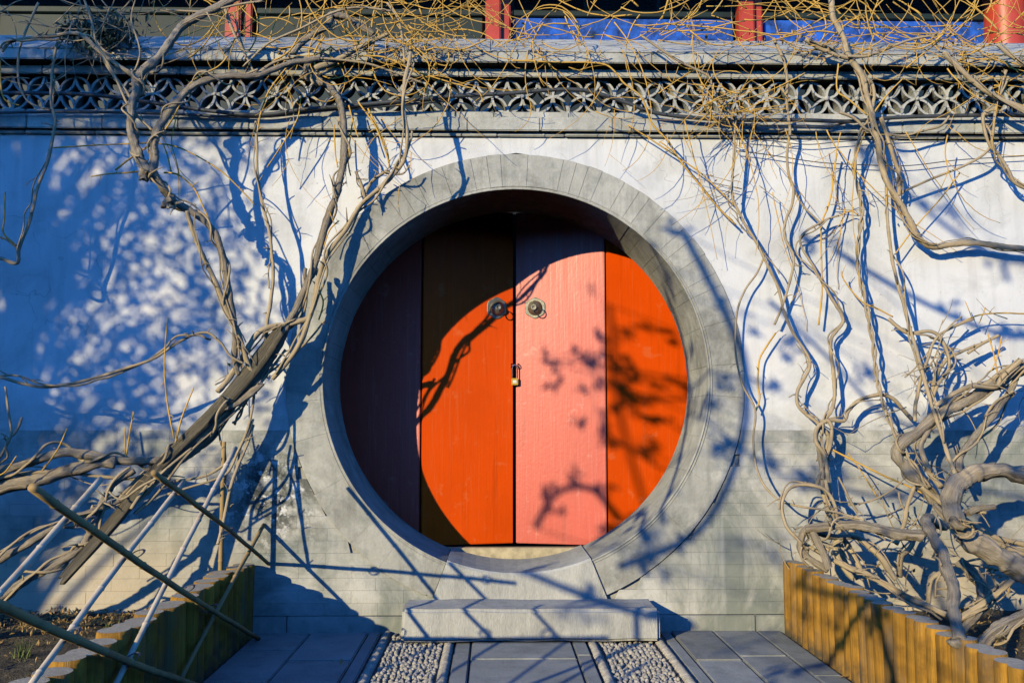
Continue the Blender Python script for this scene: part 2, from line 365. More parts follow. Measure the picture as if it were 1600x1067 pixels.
# ------------------------------------------------------------------ main dimensions
GC = P(807, 592, 0); GX, GZ = GC.x, GC.z
RI = (P(1107, 592, 0).x - P(507, 592, 0).x) / 2
RO = RI * 358 / 300
D = 0.59
XL = P(403, 975, 0).x; XR = P(1217, 975, 0).x
WX0, WX1 = -5.2, 5.2
Z_DADO = Zy(672); Z_LEDGE0 = Zy(205, 0.05); Z_LEDGE1 = Zy(183, 0.06)
Z_LAT0 = Zy(177, 0.0); Z_LAT1 = Zy(120, 0.0)
PLINTH = 0.085
def wcirc(z, r):
    h = r * r - (z - GZ) ** 2
    return math.sqrt(h) if h > 0 else 0.0

# ------------------------------------------------------------------ ground, path, beds
def gridmesh(name, x0, x1, y0, y1, nx, ny, zf, m):
    v = []; f = []
    for j in range(ny + 1):
        for i in range(nx + 1):
            x = x0 + (x1 - x0) * i / nx; y = y0 + (y1 - y0) * j / ny
            v.append((x, y, zf(x, y)))
    for j in range(ny):
        for i in range(nx):
            a = j * (nx + 1) + i; f.append((a, a + 1, a + nx + 2, a + nx + 1))
    return mesh(name, v, f, m, True)
link('ground', mesh('ground', [(-400, -400, -0.06), (400, -400, -0.06), (400, 400, -0.06), (-400, 400, -0.06)], [(0, 1, 2, 3)], M['grit']), kind='structure')
path = empty('paved_path', (0, 0, 0), kind='structure')
link('path_bed', boxmesh('path_bed', XL - 0.02, XR + 0.02, -7.0, -0.02, -0.05, -0.022, M['grit']), path)
xs = {k: P(v_, 975).x for k, v_ in dict(l1=488, l2=578, l3=598, p1=714, c2=908, p2=1026, r1=1045, r2=1110, r3=1178).items()}
def slabs(x0, x1, lens, y0=-0.035, ylim=-7.0):
    y = y0; i = 0
    while y > ylim:
        L_ = lens[i % len(lens)] * random.uniform(0.96, 1.04); i += 1
        dz = random.uniform(-0.003, 0.003)
        bm = bmesh.new(); bbox(bm, x0 + 0.004, x1 - 0.004, y - L_ + 0.004, y - 0.004, -0.03, dz, 0.006, 2)
        link('paving_slab', from_bm('paving_slab', bm, M['slab']), path)
        y -= L_
slabs(XL + 0.005, xs['l1'], [0.42, 0.62]); slabs(xs['l1'], xs['l2'], [0.66, 0.50, 0.7]); slabs(xs['l2'], xs['l3'], [1.15])
slabs(xs['c2'] - 0.08, xs['c2'], [0.55, 0.62]); slabs(xs['p1'] + 0.09, xs['c2'] - 0.08, [0.62, 0.7], ); slabs(xs['p1'], xs['p1'] + 0.09, [0.5, 0.66])
slabs(xs['p2'], xs['r1'], [1.2]); slabs(xs['r1'], xs['r2'], [0.7, 0.58]); slabs(xs['r2'], xs['r3'], [0.58, 0.8]); slabs(xs['r3'], XR - 0.005, [0.95])

ico = bmesh.new(); bmesh.ops.create_icosphere(ico, subdivisions=2, radius=1)
IV = [v_.co.copy() for v_ in ico.verts]; IF = [tuple(v_.index for v_ in f_.verts) for f_ in ico.faces]; ico.free()
ico = bmesh.new(); bmesh.ops.create_icosphere(ico, subdivisions=1, radius=1)
IV1 = [v_.co.copy() for v_ in ico.verts]; IF1 = [tuple(v_.index for v_ in f_.verts) for f_ in ico.faces]; ico.free()
def pebbles(x0, x1, y1):
    a = Acc()
    def put(x, y, sx_, sy_, sz_, ang, z=-0.012):
        b0 = len(a.v); c_, s_ = math.cos(ang), math.sin(ang)
        w1 = random.uniform(0, 9)
        for q in IV1:
            k = 1 + 0.18 * noise.noise(q * 1.3 + Vector((x * 50, y * 50, w1)))
            X_, Y_ = q.x * sx_ * k, q.y * sy_ * k
            a.v.append((x + X_ * c_ - Y_ * s_, y + X_ * s_ + Y_ * c_, z + q.z * sz_ * k))
        a.f.extend(tuple(b0 + i for i in f_) for f_ in IF1)
    y = -0.05
    while y > y1:                                   # a row of long pebbles on edge along both sides
        for xe in (x0 + 0.032, x1 - 0.032):
            put(xe, y, 0.03, random.uniform(0.010, 0.014), 0.024, random.uniform(-0.15, 0.15))
        y -= 0.026
    y = -0.05
    while y > y1:
        x = x0 + 0.075 + random.uniform(0, 0.012)
        while x < x1 - 0.07:
            s_ = random.uniform(0.008, 0.0155)
            put(x + random.uniform(-0.007, 0.007), y + random.uniform(-0.009, 0.009), s_ * random.uniform(0.9, 1.35), s_, 0.016 * random.uniform(0.8, 1.3), random.uniform(0, 3.1), -0.014 + random.uniform(-0.004, 0.004))
            x += 0.0265
        y -= 0.0245
    return a.mesh('pebbles', M['pebble'])
for k, (x0, x1) in enumerate(((xs['l3'], xs['p1']), (xs['c2'], xs['p2']))):
    s_ = empty('pebble_strip', ((x0 + x1) / 2, -1, 0), kind='structure')
    link('mortar_bed', boxmesh('mortar_bed', x0 + 0.002, x1 - 0.002, -7, -0.03, -0.021, -0.014, M['grit']), s_)
    link('pebbles', pebbles(x0, x1, -2.6), s_, kind='stuff')

def soilz(x, y):
    e = noise.noise(Vector((x * 2.1, y * 2.1, 0))) * 0.03 + noise.noise(Vector((x * 9, y * 9, 3))) * 0.014 + noise.noise(Vector((x * 31, y * 31, 3))) * 0.008
    return 0.075 + e + 0.03 * math.exp(y / 0.12)
for nm, x0, x1 in (('left_bed_soil', WX0, XL - 0.07), ('right_bed_soil', XR + 0.07, WX1)):
    link(nm, gridmesh(nm, x0, x1, -3.6, -0.003, 130, 110, soilz, M['soil']), kind='structure')

# ------------------------------------------------------------------ garden wall
wall = empty('garden_wall', (0, 0, 0), label='grey brick and white plaster garden wall with a round moon gate and tiled crest', cat='wall', kind='thing')
# core with the round hole
def core():
    v = []; f = []; n = 96; rc = RO - 0.03
    zt = Z_LAT0 - 0.02
    def rectp(a):
        dx, dz = math.cos(a), math.sin(a); ts = []
        if dx > 1e-9: ts.append((WX1 - GX) / dx)
        if dx < -1e-9: ts.append((WX0 - GX) / dx)
        if dz > 1e-9: ts.append((zt - GZ) / dz)
        if dz < -1e-9: ts.append((-0.05 - GZ) / dz)
        t = min(ts); return GX + dx * t, GZ + dz * t
    angs = [2 * math.pi * i / n for i in range(n)]
    for (cx, cz) in ((WX1, zt), (WX0, zt), (WX0, -0.05), (WX1, -0.05)): angs.append(math.atan2(cz - GZ, cx - GX) % (2 * math.pi))
    angs = sorted(set(angs)); n = len(angs)
    for a in angs:
        x, z = rectp(a)
        ca, sa = GX + rc * math.cos(a), GZ + rc * math.sin(a)
        v += [(ca, 0.012, sa), (x, 0.012, z), (x, D - 0.012, z), (ca, D - 0.012, sa)]
    for i in range(n):
        j = (i + 1) % n
        for k in range(4):
            k2 = (k + 1) % 4
            f.append((i * 4 + k, i * 4 + k2, j * 4 + k2, j * 4 + k))
    return mesh('wall_core', v, f, M['mortar'])
link('wall_core', core(), wall)
# plaster field, in rows trimmed to the ring
def field(z0, z1, y, r, rows, m, name, y2):
    v = []; f = []
    zs = [z0 + (z1 - z0) * i / rows for i in range(rows + 1)]
    for z in zs:
        w = wcirc(z, r)
        for x in (WX0, GX - w, GX + w, WX1): v.append((x, y, z))
    n = len(v)
    for z in zs:
        w = wcirc(z, r)
        for x in (WX0, GX - w, GX + w, WX1): v.append((x, y2, z))
    for i in range(rows):
        a = i * 4; b_ = a + 4
        for k in (0, 2): f.append((a + k, a + k + 1, b_ + k + 1, b_ + k))
    f.append((0, 1, n + 1, n)); f.append((2, 3, n + 3, n + 2))
    return mesh(name, v, f, m)
link('plaster_field', field(Z_DADO, Z_LEDGE0 + 0.01, -0.004, RO - 0.004, 110, M['plaster'], 'plaster_field', 0.01), wall)
# dado bricks
ch = (Z_DADO - PLINTH) / 15; farb = Acc()
for row in range(15):
    z0 = PLINTH + row * ch; z1 = z0 + ch
    x = -4.4 + (0.15 if row % 2 else 0) ; g = 0.0003
    while x < 4.4:
        L_ = 0.30 * random.uniform(0.985, 1.015)
        a, b_ = x, x + L_; x = b_
        gapr = RO + 0.001
        wa, wb = wcirc(z0 + g, gapr), wcirc(z1 - g, gapr)
        pro = -random.uniform(0.0035, 0.0050)
        segs = []
        if max(wa, wb) == 0: segs.append((a, b_, a, b_))
        else:
            extra = 0.007 if True else 0
            la, lb = GX - wa, GX - wb
            ra, rb = GX + wa + extra, GX + wb + extra
            if a < min(la, lb): segs.append((a, min(b_, la), a, min(b_, lb)))
            if b_ > max(ra, rb): segs.append((max(a, ra), b_, max(a, rb), b_))
        for (a0, b0, a1, b1) in segs:
            if b0 - a0 < 0.03 or b1 - a1 < 0.03: continue
            za, zb = z0 + g, z1 - g; q = 0.0008
            v = [(a0 + g, 0.014, za), (b0 - g, 0.014, za), (b1 - g, 0.014, zb), (a1 + g, 0.014, zb),
                 (a0 + g, pro + q, za), (b0 - g, pro + q, za), (b1 - g, pro + q, zb), (a1 + g, pro + q, zb),
                 (a0 + g + q, pro, za + q), (b0 - g - q, pro, za + q), (b1 - g - q, pro, zb - q), (a1 + g + q, pro, zb - q)]
            f = [(8, 9, 10, 11)]
            for k in range(4):
                k2 = (k + 1) % 4
                f.append((k, k2, 4 + k2, 4 + k)); f.append((4 + k, 4 + k2, 8 + k2, 8 + k))
            if abs((a0 + b0) / 2) < 3.35: link('brick', mesh('brick', v, f, M['brick']), wall)
            else: fb = len(farb.v); farb.v.extend(v); farb.f.extend(tuple(fb + q_ for q_ in f_) for f_ in f)
link('far_bricks', farb.mesh('far_bricks', M['brick'], False), wall, kind='stuff')
# plinth stones
x = WX0
while x < WX1:
    L_ = random.uniform(0.55, 0.95)
    link('plinth_stone', boxmesh('plinth_stone', x + 0.002, x + L_ - 0.002, -0.028, 0.02, -0.04, PLINTH - 0.003, M['brick'], 0.006, 2), wall)
    x += L_
# ring of radial bricks, with a threshold stone at the foot
TH0, TH1 = math.atan2(-0.975, -0.375), math.atan2(-0.965, 0.40)
TH0 %= 2 * math.pi; TH1 %= 2 * math.pi
def sector(a0, a1, r0, r1, y0, y1, name, m, nseg=3, bev=0.004):
    v = []; f = []
    prof = [(r0, y0 + bev), (r0 + bev, y0), (r1 - bev, y0), (r1, y0 + bev), (r1, y1), (r0, y1)]
    k = len(prof)
    for i in range(nseg + 1):
        a = a0 + (a1 - a0) * i / nseg
        for (r, y) in prof: v.append((GX + r * math.cos(a), y, GZ + r * math.sin(a)))
    for i in range(nseg):
        for j in range(k):
            j2 = (j + 1) % k
            f.append((i * k + j, i * k + j2, (i + 1) * k + j2, (i + 1) * k + j))
    f.append(tuple(range(k))[::-1]); f.append(tuple(nseg * k + j for j in range(k)))
    return mesh(name, v, f, m)
a = TH1 - 2 * math.pi; aend = TH0
while a < aend - 0.02:
    w = random.choice((random.uniform(0.045, 0.08), random.uniform(0.08, 0.17))) if math.sin(a) > 0.1 else random.uniform(0.14, 0.26); b_ = min(a + w, aend)
    if aend - b_ < 0.03: b_ = aend
    top = 0.5 + 0.5 * math.sin((a + b_) / 2)
    g = 0.0003 + 0.0006 * top
    link('arch_brick', sector(a + g, b_ - g, RI + random.uniform(0, 0.002), RO + random.uniform(-0.004, 0.002), -0.012 - random.uniform(0, 0.003), D, 'arch_brick', M['ring'], 3 if b_ - a < 0.1 else 6, bev=0.0018), wall)
    a = b_
link('arch_mortar', sector(0, 2 * math.pi - 1e-4, RI + 0.006, RO - 0.008, -0.006, D - 0.01, 'arch_mortar', M['mortar'], 96), wall)
link('threshold_stone', sector(TH0 + 0.002, TH1 - 0.002, RI - 0.012, RO + 0.03, -0.03, D - 0.02, 'threshold_stone', M['step'], 10, 0.012), wall)
# fine roll moulding on the inner edge
def ringtube(r, y, rr, n=120, s=6, a0=TH1 - 2 * math.pi, a1=TH0):
    v = []; f = []
    for i in range(n + 1):
        a = a0 + (a1 - a0) * i / n
        for k in range(s):
            t = 2 * math.pi * k / s; q = r + rr * math.cos(t)
            v.append((GX + q * math.cos(a), y + rr * math.sin(t), GZ + q * math.sin(a)))
    for i in range(n):
        for k in range(s):
            k2 = (k + 1) % s; f.append((i * s + k, i * s + k2, (i + 1) * s + k2, (i + 1) * s + k))
    return mesh('edge_moulding', v, f, M['ring'], True)
link('edge_moulding', ringtube(RI + 0.006, -0.013, 0.006), wall)
link('edge_moulding', ringtube(RI + 0.022, -0.014, 0.0035), wall)
# back face of the wall round the opening
# courses of the crest
def course(z0, z1, y0, y1, lens, name='crest_brick', slope=0.0, m=None):
    x = WX0 - random.uniform(0, 0.3)
    while x < WX1:
        L_ = lens * random.uniform(0.96, 1.04)
        bm = bmesh.new(); bbox(bm, x + 0.001, x + L_ - 0.001, y0 + random.uniform(-0.003, 0.003), y1, z0, z1, 0.005, 2)
        if slope:
            zm = max(v_.co.z for v_ in bm.verts)
            for v_ in bm.verts:
                if v_.co.z > (z0 + z1) / 2: v_.co.z += slope * (v_.co.y - y0)
        link(name, from_bm(name, bm, m or M['cornice']), wall); x += L_
zl0, zl1 = Z_LEDGE0, Z_LEDGE1
course(zl0 - 0.024, zl0, -0.028, 0.10, 0.40)
course(zl0, zl1, -0.062, 0.12, 0.43)
course(zl1, Z_LAT0 - 0.002, -0.03, 0.135, 0.46)
ztop0 = Zy(120, 0.05); ztop1 = Zy(107, 0.05)
course(ztop0, ztop1, -0.05, 0.14, 0.41)
zc0, zc1 = Zy(97.5, 0.13), Zy(82, 0.13)
course(ztop1, zc0, -0.025, 0.14, 0.45)
course(zc0, zc1, -0.13, 0.25, 0.44)
course(zc1 + 0.001, zc1 + 0.012, -0.128, 0.22, 0.52, 'coping_slab', 0.62)
# lattice of paired arc tiles
lz0, lz1 = zl1 + (Z_LAT0 - zl1), ztop0
lh = (lz1 - lz0) / 2; pitch = 0.184
def arc_tile(bulge):
    # an arc from the origin to (pitch/2, lh), bulging to one side, 0.10 deep
    p0 = Vector((0, 0)); p1 = Vector((pitch / 2, lh)); ch_ = p1 - p0; nrm = Vector((-ch_.y, ch_.x)).normalized()
    n = 7; th = 0.0068; v = []; f = []
    for i in range(n + 1):
        t = i / n; s_ = 4 * t * (1 - t)
        c_ = p0 + ch_ * t + nrm * (bulge * s_)
        tg = (ch_ + nrm * bulge * 4 * (1 - 2 * t)).normalized(); q = Vector((-tg.y, tg.x))
        for (o_, y) in ((-th, 0.0), (th, 0.0), (th, 0.09), (-th, 0.09)):
            w = c_ + q * o_; v.append((w.x, y, w.y))
    for i in range(n):
        for k in range(4):
            k2 = (k + 1) % 4; f.append((i * 4 + k, i * 4 + k2, (i + 1) * 4 + k2, (i + 1) * 4 + k))
    f.append((3, 2, 1, 0)); f.append(tuple(n * 4 + k for k in range(4)))
    return mesh('lattice_tile', v, f, M['lattice'])
TA, TB = arc_tile(0.0285), arc_tile(-0.0285)
nx = int(6.9 / pitch); xa = -3.55
knob = Acc()
for i in range(nx):
    for rowi in (0, 1):
        for mir in (0, 1):
            for me in (TA, TB):
                o = link('lattice_tile', me, wall, (xa + i * pitch + random.uniform(-0.004, 0.004), 0.004 + random.uniform(-0.008, 0.004), lz0 + rowi * lh))
                if rowi == 0:
                    if mir: o.scale.x = -1
                else:
                    o.location.x += pitch / 2
                    if mir: o.scale.x = -1
                o.rotation_euler.y = random.uniform(-0.05, 0.05)
        # mortar dab where the tiles meet
for i in range(nx):
    for (ox, oz) in ((0, 0), (pitch / 2, lh), (0, 2 * lh)):
        if random.random() < 0.75:
            c_ = Vector((xa + i * pitch + ox, -0.002, lz0 + oz)); s_ = random.uniform(0.012, 0.02)
            b0 = len(knob.v)
            for q in IV1: knob.v.append(c_ + Vector((q.x * s_, q.y * 0.012, q.z * s_)) * (1 + 0.3 * noise.noise(q * 2 + c_ * 20)))
            knob.f.extend(tuple(b0 + k for k in f_) for f_ in IF1)
fl = Acc()
for i in list(range(-9, 0)) + list(range(nx, nx + 10)):
    for rowi in (0, 1):
        for mir in (1, -1):
            for me in (TA, TB):
                b0 = len(fl.v); ox = xa + i * pitch + (pitch / 2 if rowi else 0)
                fl.v.extend((v_.co.x * mir + ox, v_.co.y + 0.002, v_.co.z + lz0 + rowi * lh) for v_ in me.vertices)
                fl.f.extend(tuple(b0 + q_ for q_ in p_.vertices) for p_ in me.polygons)
link('far_lattice', fl.mesh('far_lattice', M['lattice'], False), wall, kind='stuff')
link('mortar_dabs', knob.mesh('mortar_dabs', M['lattice']), wall, kind='stuff')

# ------------------------------------------------------------------ stone step
ys = -0.345; zs_ = 0.182
xs0, xs1 = P(636, 925, 0.02).x, P(1016, 922, 0.02).x
bm = bmesh.new(); bbox(bm, xs0, xs1, ys, -0.036, 0.012, zs_, 0.016, 3)
bmesh.ops.subdivide_edges(bm, edges=[e for e in bm.edges if e.calc_length() > 0.25], cuts=9, use_grid_fill=True)
for v_ in bm.verts:
    n_ = noise.noise(v_.co * 4.5) * 0.007 + noise.noise(v_.co * 16) * 0.003
    v_.co += Vector((n_, n_ * 0.8, n_))
link('stone_step', from_bm('stone_step', bm, M['step']), label='long chiselled pale stone step lying in front of the moon gate', cat='step')

# ------------------------------------------------------------------ folding door
door = empty('folding_door', (GX, D + 0.06, 0.25), label='four-leaf red lacquered wooden door closing the moon gate', cat='door', kind='thing')
yd = D + 0.035; zig = 0.145
sx_ = [P(510, 640, -D - 0.05).x, P(658, 640, -D - 0.05).x, P(804.5, 640, -D - 0.1).x, P(948, 640, -D - 0.05).x, P(1105, 640, -D - 0.1).x]
sy_ = [yd + zig, yd, yd + zig, yd, yd + zig]
zd0, zd1 = GZ - RI + 0.085, GZ + RI + 0.04
leaves = []
for k in range(4):
    a = Vector((sx_[k], sy_[k], 0)); b_ = Vector((sx_[k + 1], sy_[k + 1], 0))
    u = (b_ - a).normalized(); nn = Vector((u.y, -u.x, 0)); g = 0.009
    a2 = a + u * g; b2 = b_ - u * g; th = 0.035
    bm = bmesh.new()
    pts = [a2, b2, b2 - nn * th, a2 - nn * th]
    lo = [bm.verts.new((p.x, p.y, zd0)) for p in pts]; hi = [bm.verts.new((p.x, p.y, zd1)) for p in pts]
    bm.faces.new(lo); bm.faces.new(hi)
    for i in range(4): bm.faces.new([lo[i], lo[(i + 1) % 4], hi[(i + 1) % 4], hi[i]])
    bmesh.ops.recalc_face_normals(bm, faces=bm.faces)
    bmesh.ops.bevel(bm, geom=list(bm.edges), offset=0.004, segments=2, affect='EDGES')
    o = link('door_leaf', from_bm('door_leaf', bm, M['door_sheen' if k in (0, 2) else 'door']), door)
    leaves.append((o, a, b_, u, nn))
for k in (1, 2, 3):
    link('seam_shade_strip', boxmesh('seam_shade_strip', sx_[k] - 0.03, sx_[k] + 0.03, sy_[k] + 0.05, sy_[k] + 0.07, zd0, zd1, M['dark']), door)  # dark strip added behind each seam, standing in for the gap's shade
link('door_sill', boxmesh('door_sill', P(690, 860, -D).x, P(925, 860, -D).x, D - 0.045, D + 0.03, GZ - RI - 0.02, zd0 - 0.004, M['sill'], 0.006, 2), door)
link('door_head', boxmesh('door_head', sx_[0] - 0.1, sx_[4] + 0.1, D + 0.005, D + 0.16, zd1 + 0.003, zd1 + 0.15, M['dark']), door)
def lathe(prof, n=28):
    v = []; f = []
    for (r, h) in prof:
        for k in range(n):
            t = 2 * math.pi * k / n; v.append((r * math.cos(t), h, r * math.sin(t)))
    for i in range(len(prof) - 1):
        for k in range(n):
            k2 = (k + 1) % n; f.append((i * n + k, i * n + k2, (i + 1) * n + k2, (i + 1) * n + k))
    return v, f
for k, px in ((1, 776), (2, 836)):
    o, a, b_, u, nn = leaves[k]
    p = P(px, 482, -(sy_[2] - 0.01))
    t = (p.x - a.x) / (b_.x - a.x); c0 = a + (b_ - a) * t; c0.z = p.z
    rotm = Matrix((u, -nn, Vector((0, 0, 1)))).transposed()          # local x,y,z to the leaf
    def place(v): return [c0 + rotm @ Vector(q) for q in v]
    n = 36; v = []; f = []                                            # scalloped back plate
    for lay, (y, s_) in enumerate(((0.0, 1.0), (-0.004, 1.0), (-0.006, 0.94))):
        for i in range(n):
            th_ = 2 * math.pi * i / n; r = 0.070 * (1 + 0.04 * math.cos(6 * th_ + math.pi) + 0.02 * math.cos(2 * th_ + px)) * s_
            v.append((r * math.cos(th_), y, r * math.sin(th_)))
    for lay in (0, 1):
        for i in range(n):
            j = (i + 1) % n; f.append((lay * n + i, lay * n + j, (lay + 1) * n + j, (lay + 1) * n + i))
    f.append(tuple(2 * n + i for i in range(n)))
    link('knocker_plate', mesh('knocker_plate', place(v), f, M['pewter']), o)
    v, f = lathe([(0.050, -0.005), (0.048, -0.014), (0.043, -0.026), (0.034, -0.037), (0.024, -0.044), (0.020, -0.046), (0.022, -0.052), (0.017, -0.056), (0.012, -0.054), (0.0005, -0.050)])
    link('knocker_boss', mesh('knocker_boss', place(v), f, M['pewter'], True), o)
    a_ = Acc(); pts = []
    off = Vector((0.026, -0.052, -0.026))
    for i in range(25):
        th_ = 2 * math.pi * i / 24
        pts.append(c0 + rotm @ (off + Vector((0.026 * math.cos(th_), 0.004 * math.sin(th_), 0.026 * math.sin(th_)))))
    tube(a_, pts, [0.0038] * 25, 8, 0)
    link('knocker_ring', a_.mesh('knocker_ring', M['iron']), o)
# hasp rings on the meeting stiles, holding the padlock
hz = P(806, 572, -sy_[2]).z; hx = sx_[2]
for s_ in (-1, 1):
    a_ = Acc(); pts = []
    for i in range(17):
        th_ = math.pi * i / 16
        pts.append(Vector((hx + s_ * 0.022 , sy_[2] - 0.003 - 0.036 * math.sin(th_), hz + 0.016 * math.cos(th_))))
    tube(a_, pts, [0.0035] * 17, 6, 0); link('hasp_staple', a_.mesh('hasp_staple', M['iron']), leaves[1 if s_ < 0 else 2][0])
pl = empty('padlock', (hx, sy_[2] - 0.03, hz - 0.13), label='small brass padlock hanging on the seam between the two middle door leaves', cat='padlock')
py_ = sy_[2] - 0.028
link('body', boxmesh('body', hx - 0.022, hx + 0.024, py_ - 0.011, py_ + 0.011, hz - 0.128, hz - 0.082, M['brass'], 0.004, 3), pl)
link('label_sticker', boxmesh('label_sticker', hx - 0.012, hx + 0.012, py_ - 0.0125, py_ - 0.010, hz - 0.116, hz - 0.096, M['label'], 0.0005), pl)
a_ = Acc(); pts = [Vector((hx - 0.016, py_, hz - 0.084))]
for i in range(17):
    th_ = math.pi - math.pi * i / 16; pts.append(Vector((hx + 0.001 + 0.017 * math.cos(th_), py_, hz - 0.01 + 0.017 * math.sin(th_))))
pts.append(Vector((hx + 0.018, py_, hz - 0.084)))
tube(a_, pts, [0.0042] * len(pts), 10, 0); link('shackle', a_.mesh('shackle', M['steel']), pl)

# ------------------------------------------------------------------ hall behind the wall
YH = 2.2
hall = empty('timber_hall', (0, YH + 0.5, 0), label='dark timber hall behind the wall with red posts and blue painted panels', cat='building')
def hz_(py, d=-YH): return P(800, py, d).z
link('hall_base', boxmesh('hall_base', -6.5, 6.5, YH - 0.16, YH + 0.099, -0.05, hz_(80), M['teal']), hall)
link('hall_wall', boxmesh('hall_wall', -6.5, 6.5, YH + 0.10, YH + 0.3, -0.05, 5.6, M['teal']), hall)
posts = [375, 777, 1169, 1568]
px_ = [P(q, 40, -YH).x for q in posts]; stepx = (px_[3] - px_[0]) / 3
allx = [px_[0] - stepx] + px_ + [px_[3] + stepx]
zb = hz_(26)
for i, x in enumerate(allx):
    if i == 4:
        v, f = [], []
        for (r, z) in ((0.17, hz_(80) + 0.002), (0.17, 5.4)):
            for k in range(28):
                t = 2 * math.pi * k / 28; v.append((x + r * math.cos(t), YH - 0.03 + r * math.sin(t), z))
        for k in range(28): f.append((k, (k + 1) % 28, 28 + (k + 1) % 28, 28 + k))
        link('column', mesh('column', v, f, M['red'], True), hall)
    else:
        link('post', boxmesh('post', x - 0.10, x + 0.03, YH - 0.10, YH + 0.05, hz_(80) + 0.002, 5.4, M['red'], 0.012, 2), hall)
        link('post', boxmesh('post', x + 0.034, x + 0.11, YH - 0.05, YH + 0.05, hz_(80) + 0.002, 5.4, M['red'], 0.01, 2), hall)
for i in range(len(allx) - 1):
    x0, x1 = allx[i] + 0.13, allx[i + 1] - 0.12
    link('painted_panel', boxmesh('painted_panel', x0, x1, YH + 0.02, YH + 0.09, hz_(80) + 0.002, zb, M['teal' if i < 2 else 'blue'], 0.01), hall)  # the two left bays are dark green, the others blue
    link('rail', boxmesh('rail', x0, x1, YH + 0.0, YH + 0.085, zb + 0.003, zb + 0.06, M['teal'], 0.008), hall)
    for k in range(3):
        xa_, xb_ = x0 + (x1 - x0) * k / 3 + 0.02, x0 + (x1 - x0) * (k + 1) / 3 - 0.02
        link('window_pane', boxmesh('window_pane', xa_, xb_, YH + 0.06, YH + 0.08, zb + 0.09, 5.3, M['glass']), hall)
v = [(-7, YH - 1.25, 5.16), (7, YH - 1.25, 5.16), (7, YH - 1.25, 5.28), (-7, YH - 1.25, 5.28), (-7, YH + 3, 6.9), (7, YH + 3, 6.9), (7, YH + 3, 7.0), (-7, YH + 3, 7.0)]
f = [(0, 1, 2, 3), (0, 4, 5, 1), (3, 2, 6, 7), (4, 7, 6, 5), (0, 3, 7, 4), (1, 5, 6, 2)]
link('roof', mesh('roof', v, f, M['roof']), hall)

# unseen hall added behind the viewer to block low sky and darken the door
oh = empty('sky_blocker_hall', (0, -16, 0), label='unseen grey hall shape added behind the viewer to block low sky light', cat='building')
link('wall', boxmesh('wall', -22, 22, -16.4, -16, -0.06, 3.4, M['mortar']), oh)
for k in range(13):
    xk = -18 + 3 * k
    link('window', boxmesh('window', xk - 0.9, xk + 0.9, -16.02, -15.95, 0.9, 2.7, M['teal'], 0.01), oh)
link('roof', mesh('roof', [(-23, -15.2, 3.4), (23, -15.2, 3.4), (23, -18.2, 4.9), (-23, -18.2, 4.9), (-23, -21.2, 3.4), (23, -21.2, 3.4), (-23, -15.2, 3.3), (23, -15.2, 3.3), (23, -21.2, 3.3), (-23, -21.2, 3.3)],
     [(0, 1, 2, 3), (3, 2, 5, 4), (6, 7, 1, 0), (6, 9, 8, 7), (4, 5, 8, 9), (0, 3, 4, 9, 6), (1, 7, 8, 5, 2)], M['roof']), oh)

# ------------------------------------------------------------------ log borders of the beds
def log_mesh(i):
    rnd = random.Random(100 + i); n = 14; a_ = Acc(); r0 = 0.0625
    zs2 = [-0.05, 0.1, 0.2, 0.3, 0.385, 0.4]
    for j, z in enumerate(zs2):
        rr = r0 * (0.95 if j == len(zs2) - 1 else 1)
        for k in range(n):
            t = 2 * math.pi * k / n
            q = rr * (1 + 0.025 * noise.noise(Vector((math.cos(t) * 2, math.sin(t) * 2, z * 1.5 + i * 7))))
            a_.v.append((q * math.cos(t), q * math.sin(t), z)); a_.uv.append((z + i * 3.1, k / n))
    for j in range(len(zs2) - 1):
        for k in range(n):
            k2 = (k + 1) % n; a_.f.append((j * n + k, j * n + k2, (j + 1) * n + k2, (j + 1) * n + k))
    a_.f.append(tuple((len(zs2) - 1) * n + k for k in range(n)))
    me = a_.mesh('log', [M['log'], M['log_end']]); me.polygons[len(me.polygons) - 1].material_index = 1
    me.polygons[len(me.polygons) - 1].use_smooth = False
    return me
LM = [log_mesh(i) for i in range(6)]
def border(x, lab, seed, pit=0.128, rs=1.0):
    e = empty('log_border', (x, -1.5, 0), label=lab, cat='border', group='log borders of the two beds')
    rnd = random.Random(seed); y = -0.11
    while y > -3.7:
        o = link('log', LM[rnd.randrange(6)], e, (x + rnd.uniform(-0.006, 0.006), y, rnd.uniform(-0.015, 0.012) * (1 if rs == 1 else 0.4)), rnd.uniform(0, 6.28))
        o.scale = (rs * rnd.uniform(0.94, 1.04), rs * rnd.uniform(0.97, 1.03), 1)
        o.rotation_euler.x = rnd.uniform(-0.02, 0.02); o.rotation_euler.y = rnd.uniform(-0.02, 0.02)
        y -= pit
border(XL - 0.066, 'low border of upright logs edging the left bed behind the bamboo trellis', 3)
border(XR + 0.052, 'low border of upright logs edging the right bed, bright in the sun', 5, 0.098, 0.77)

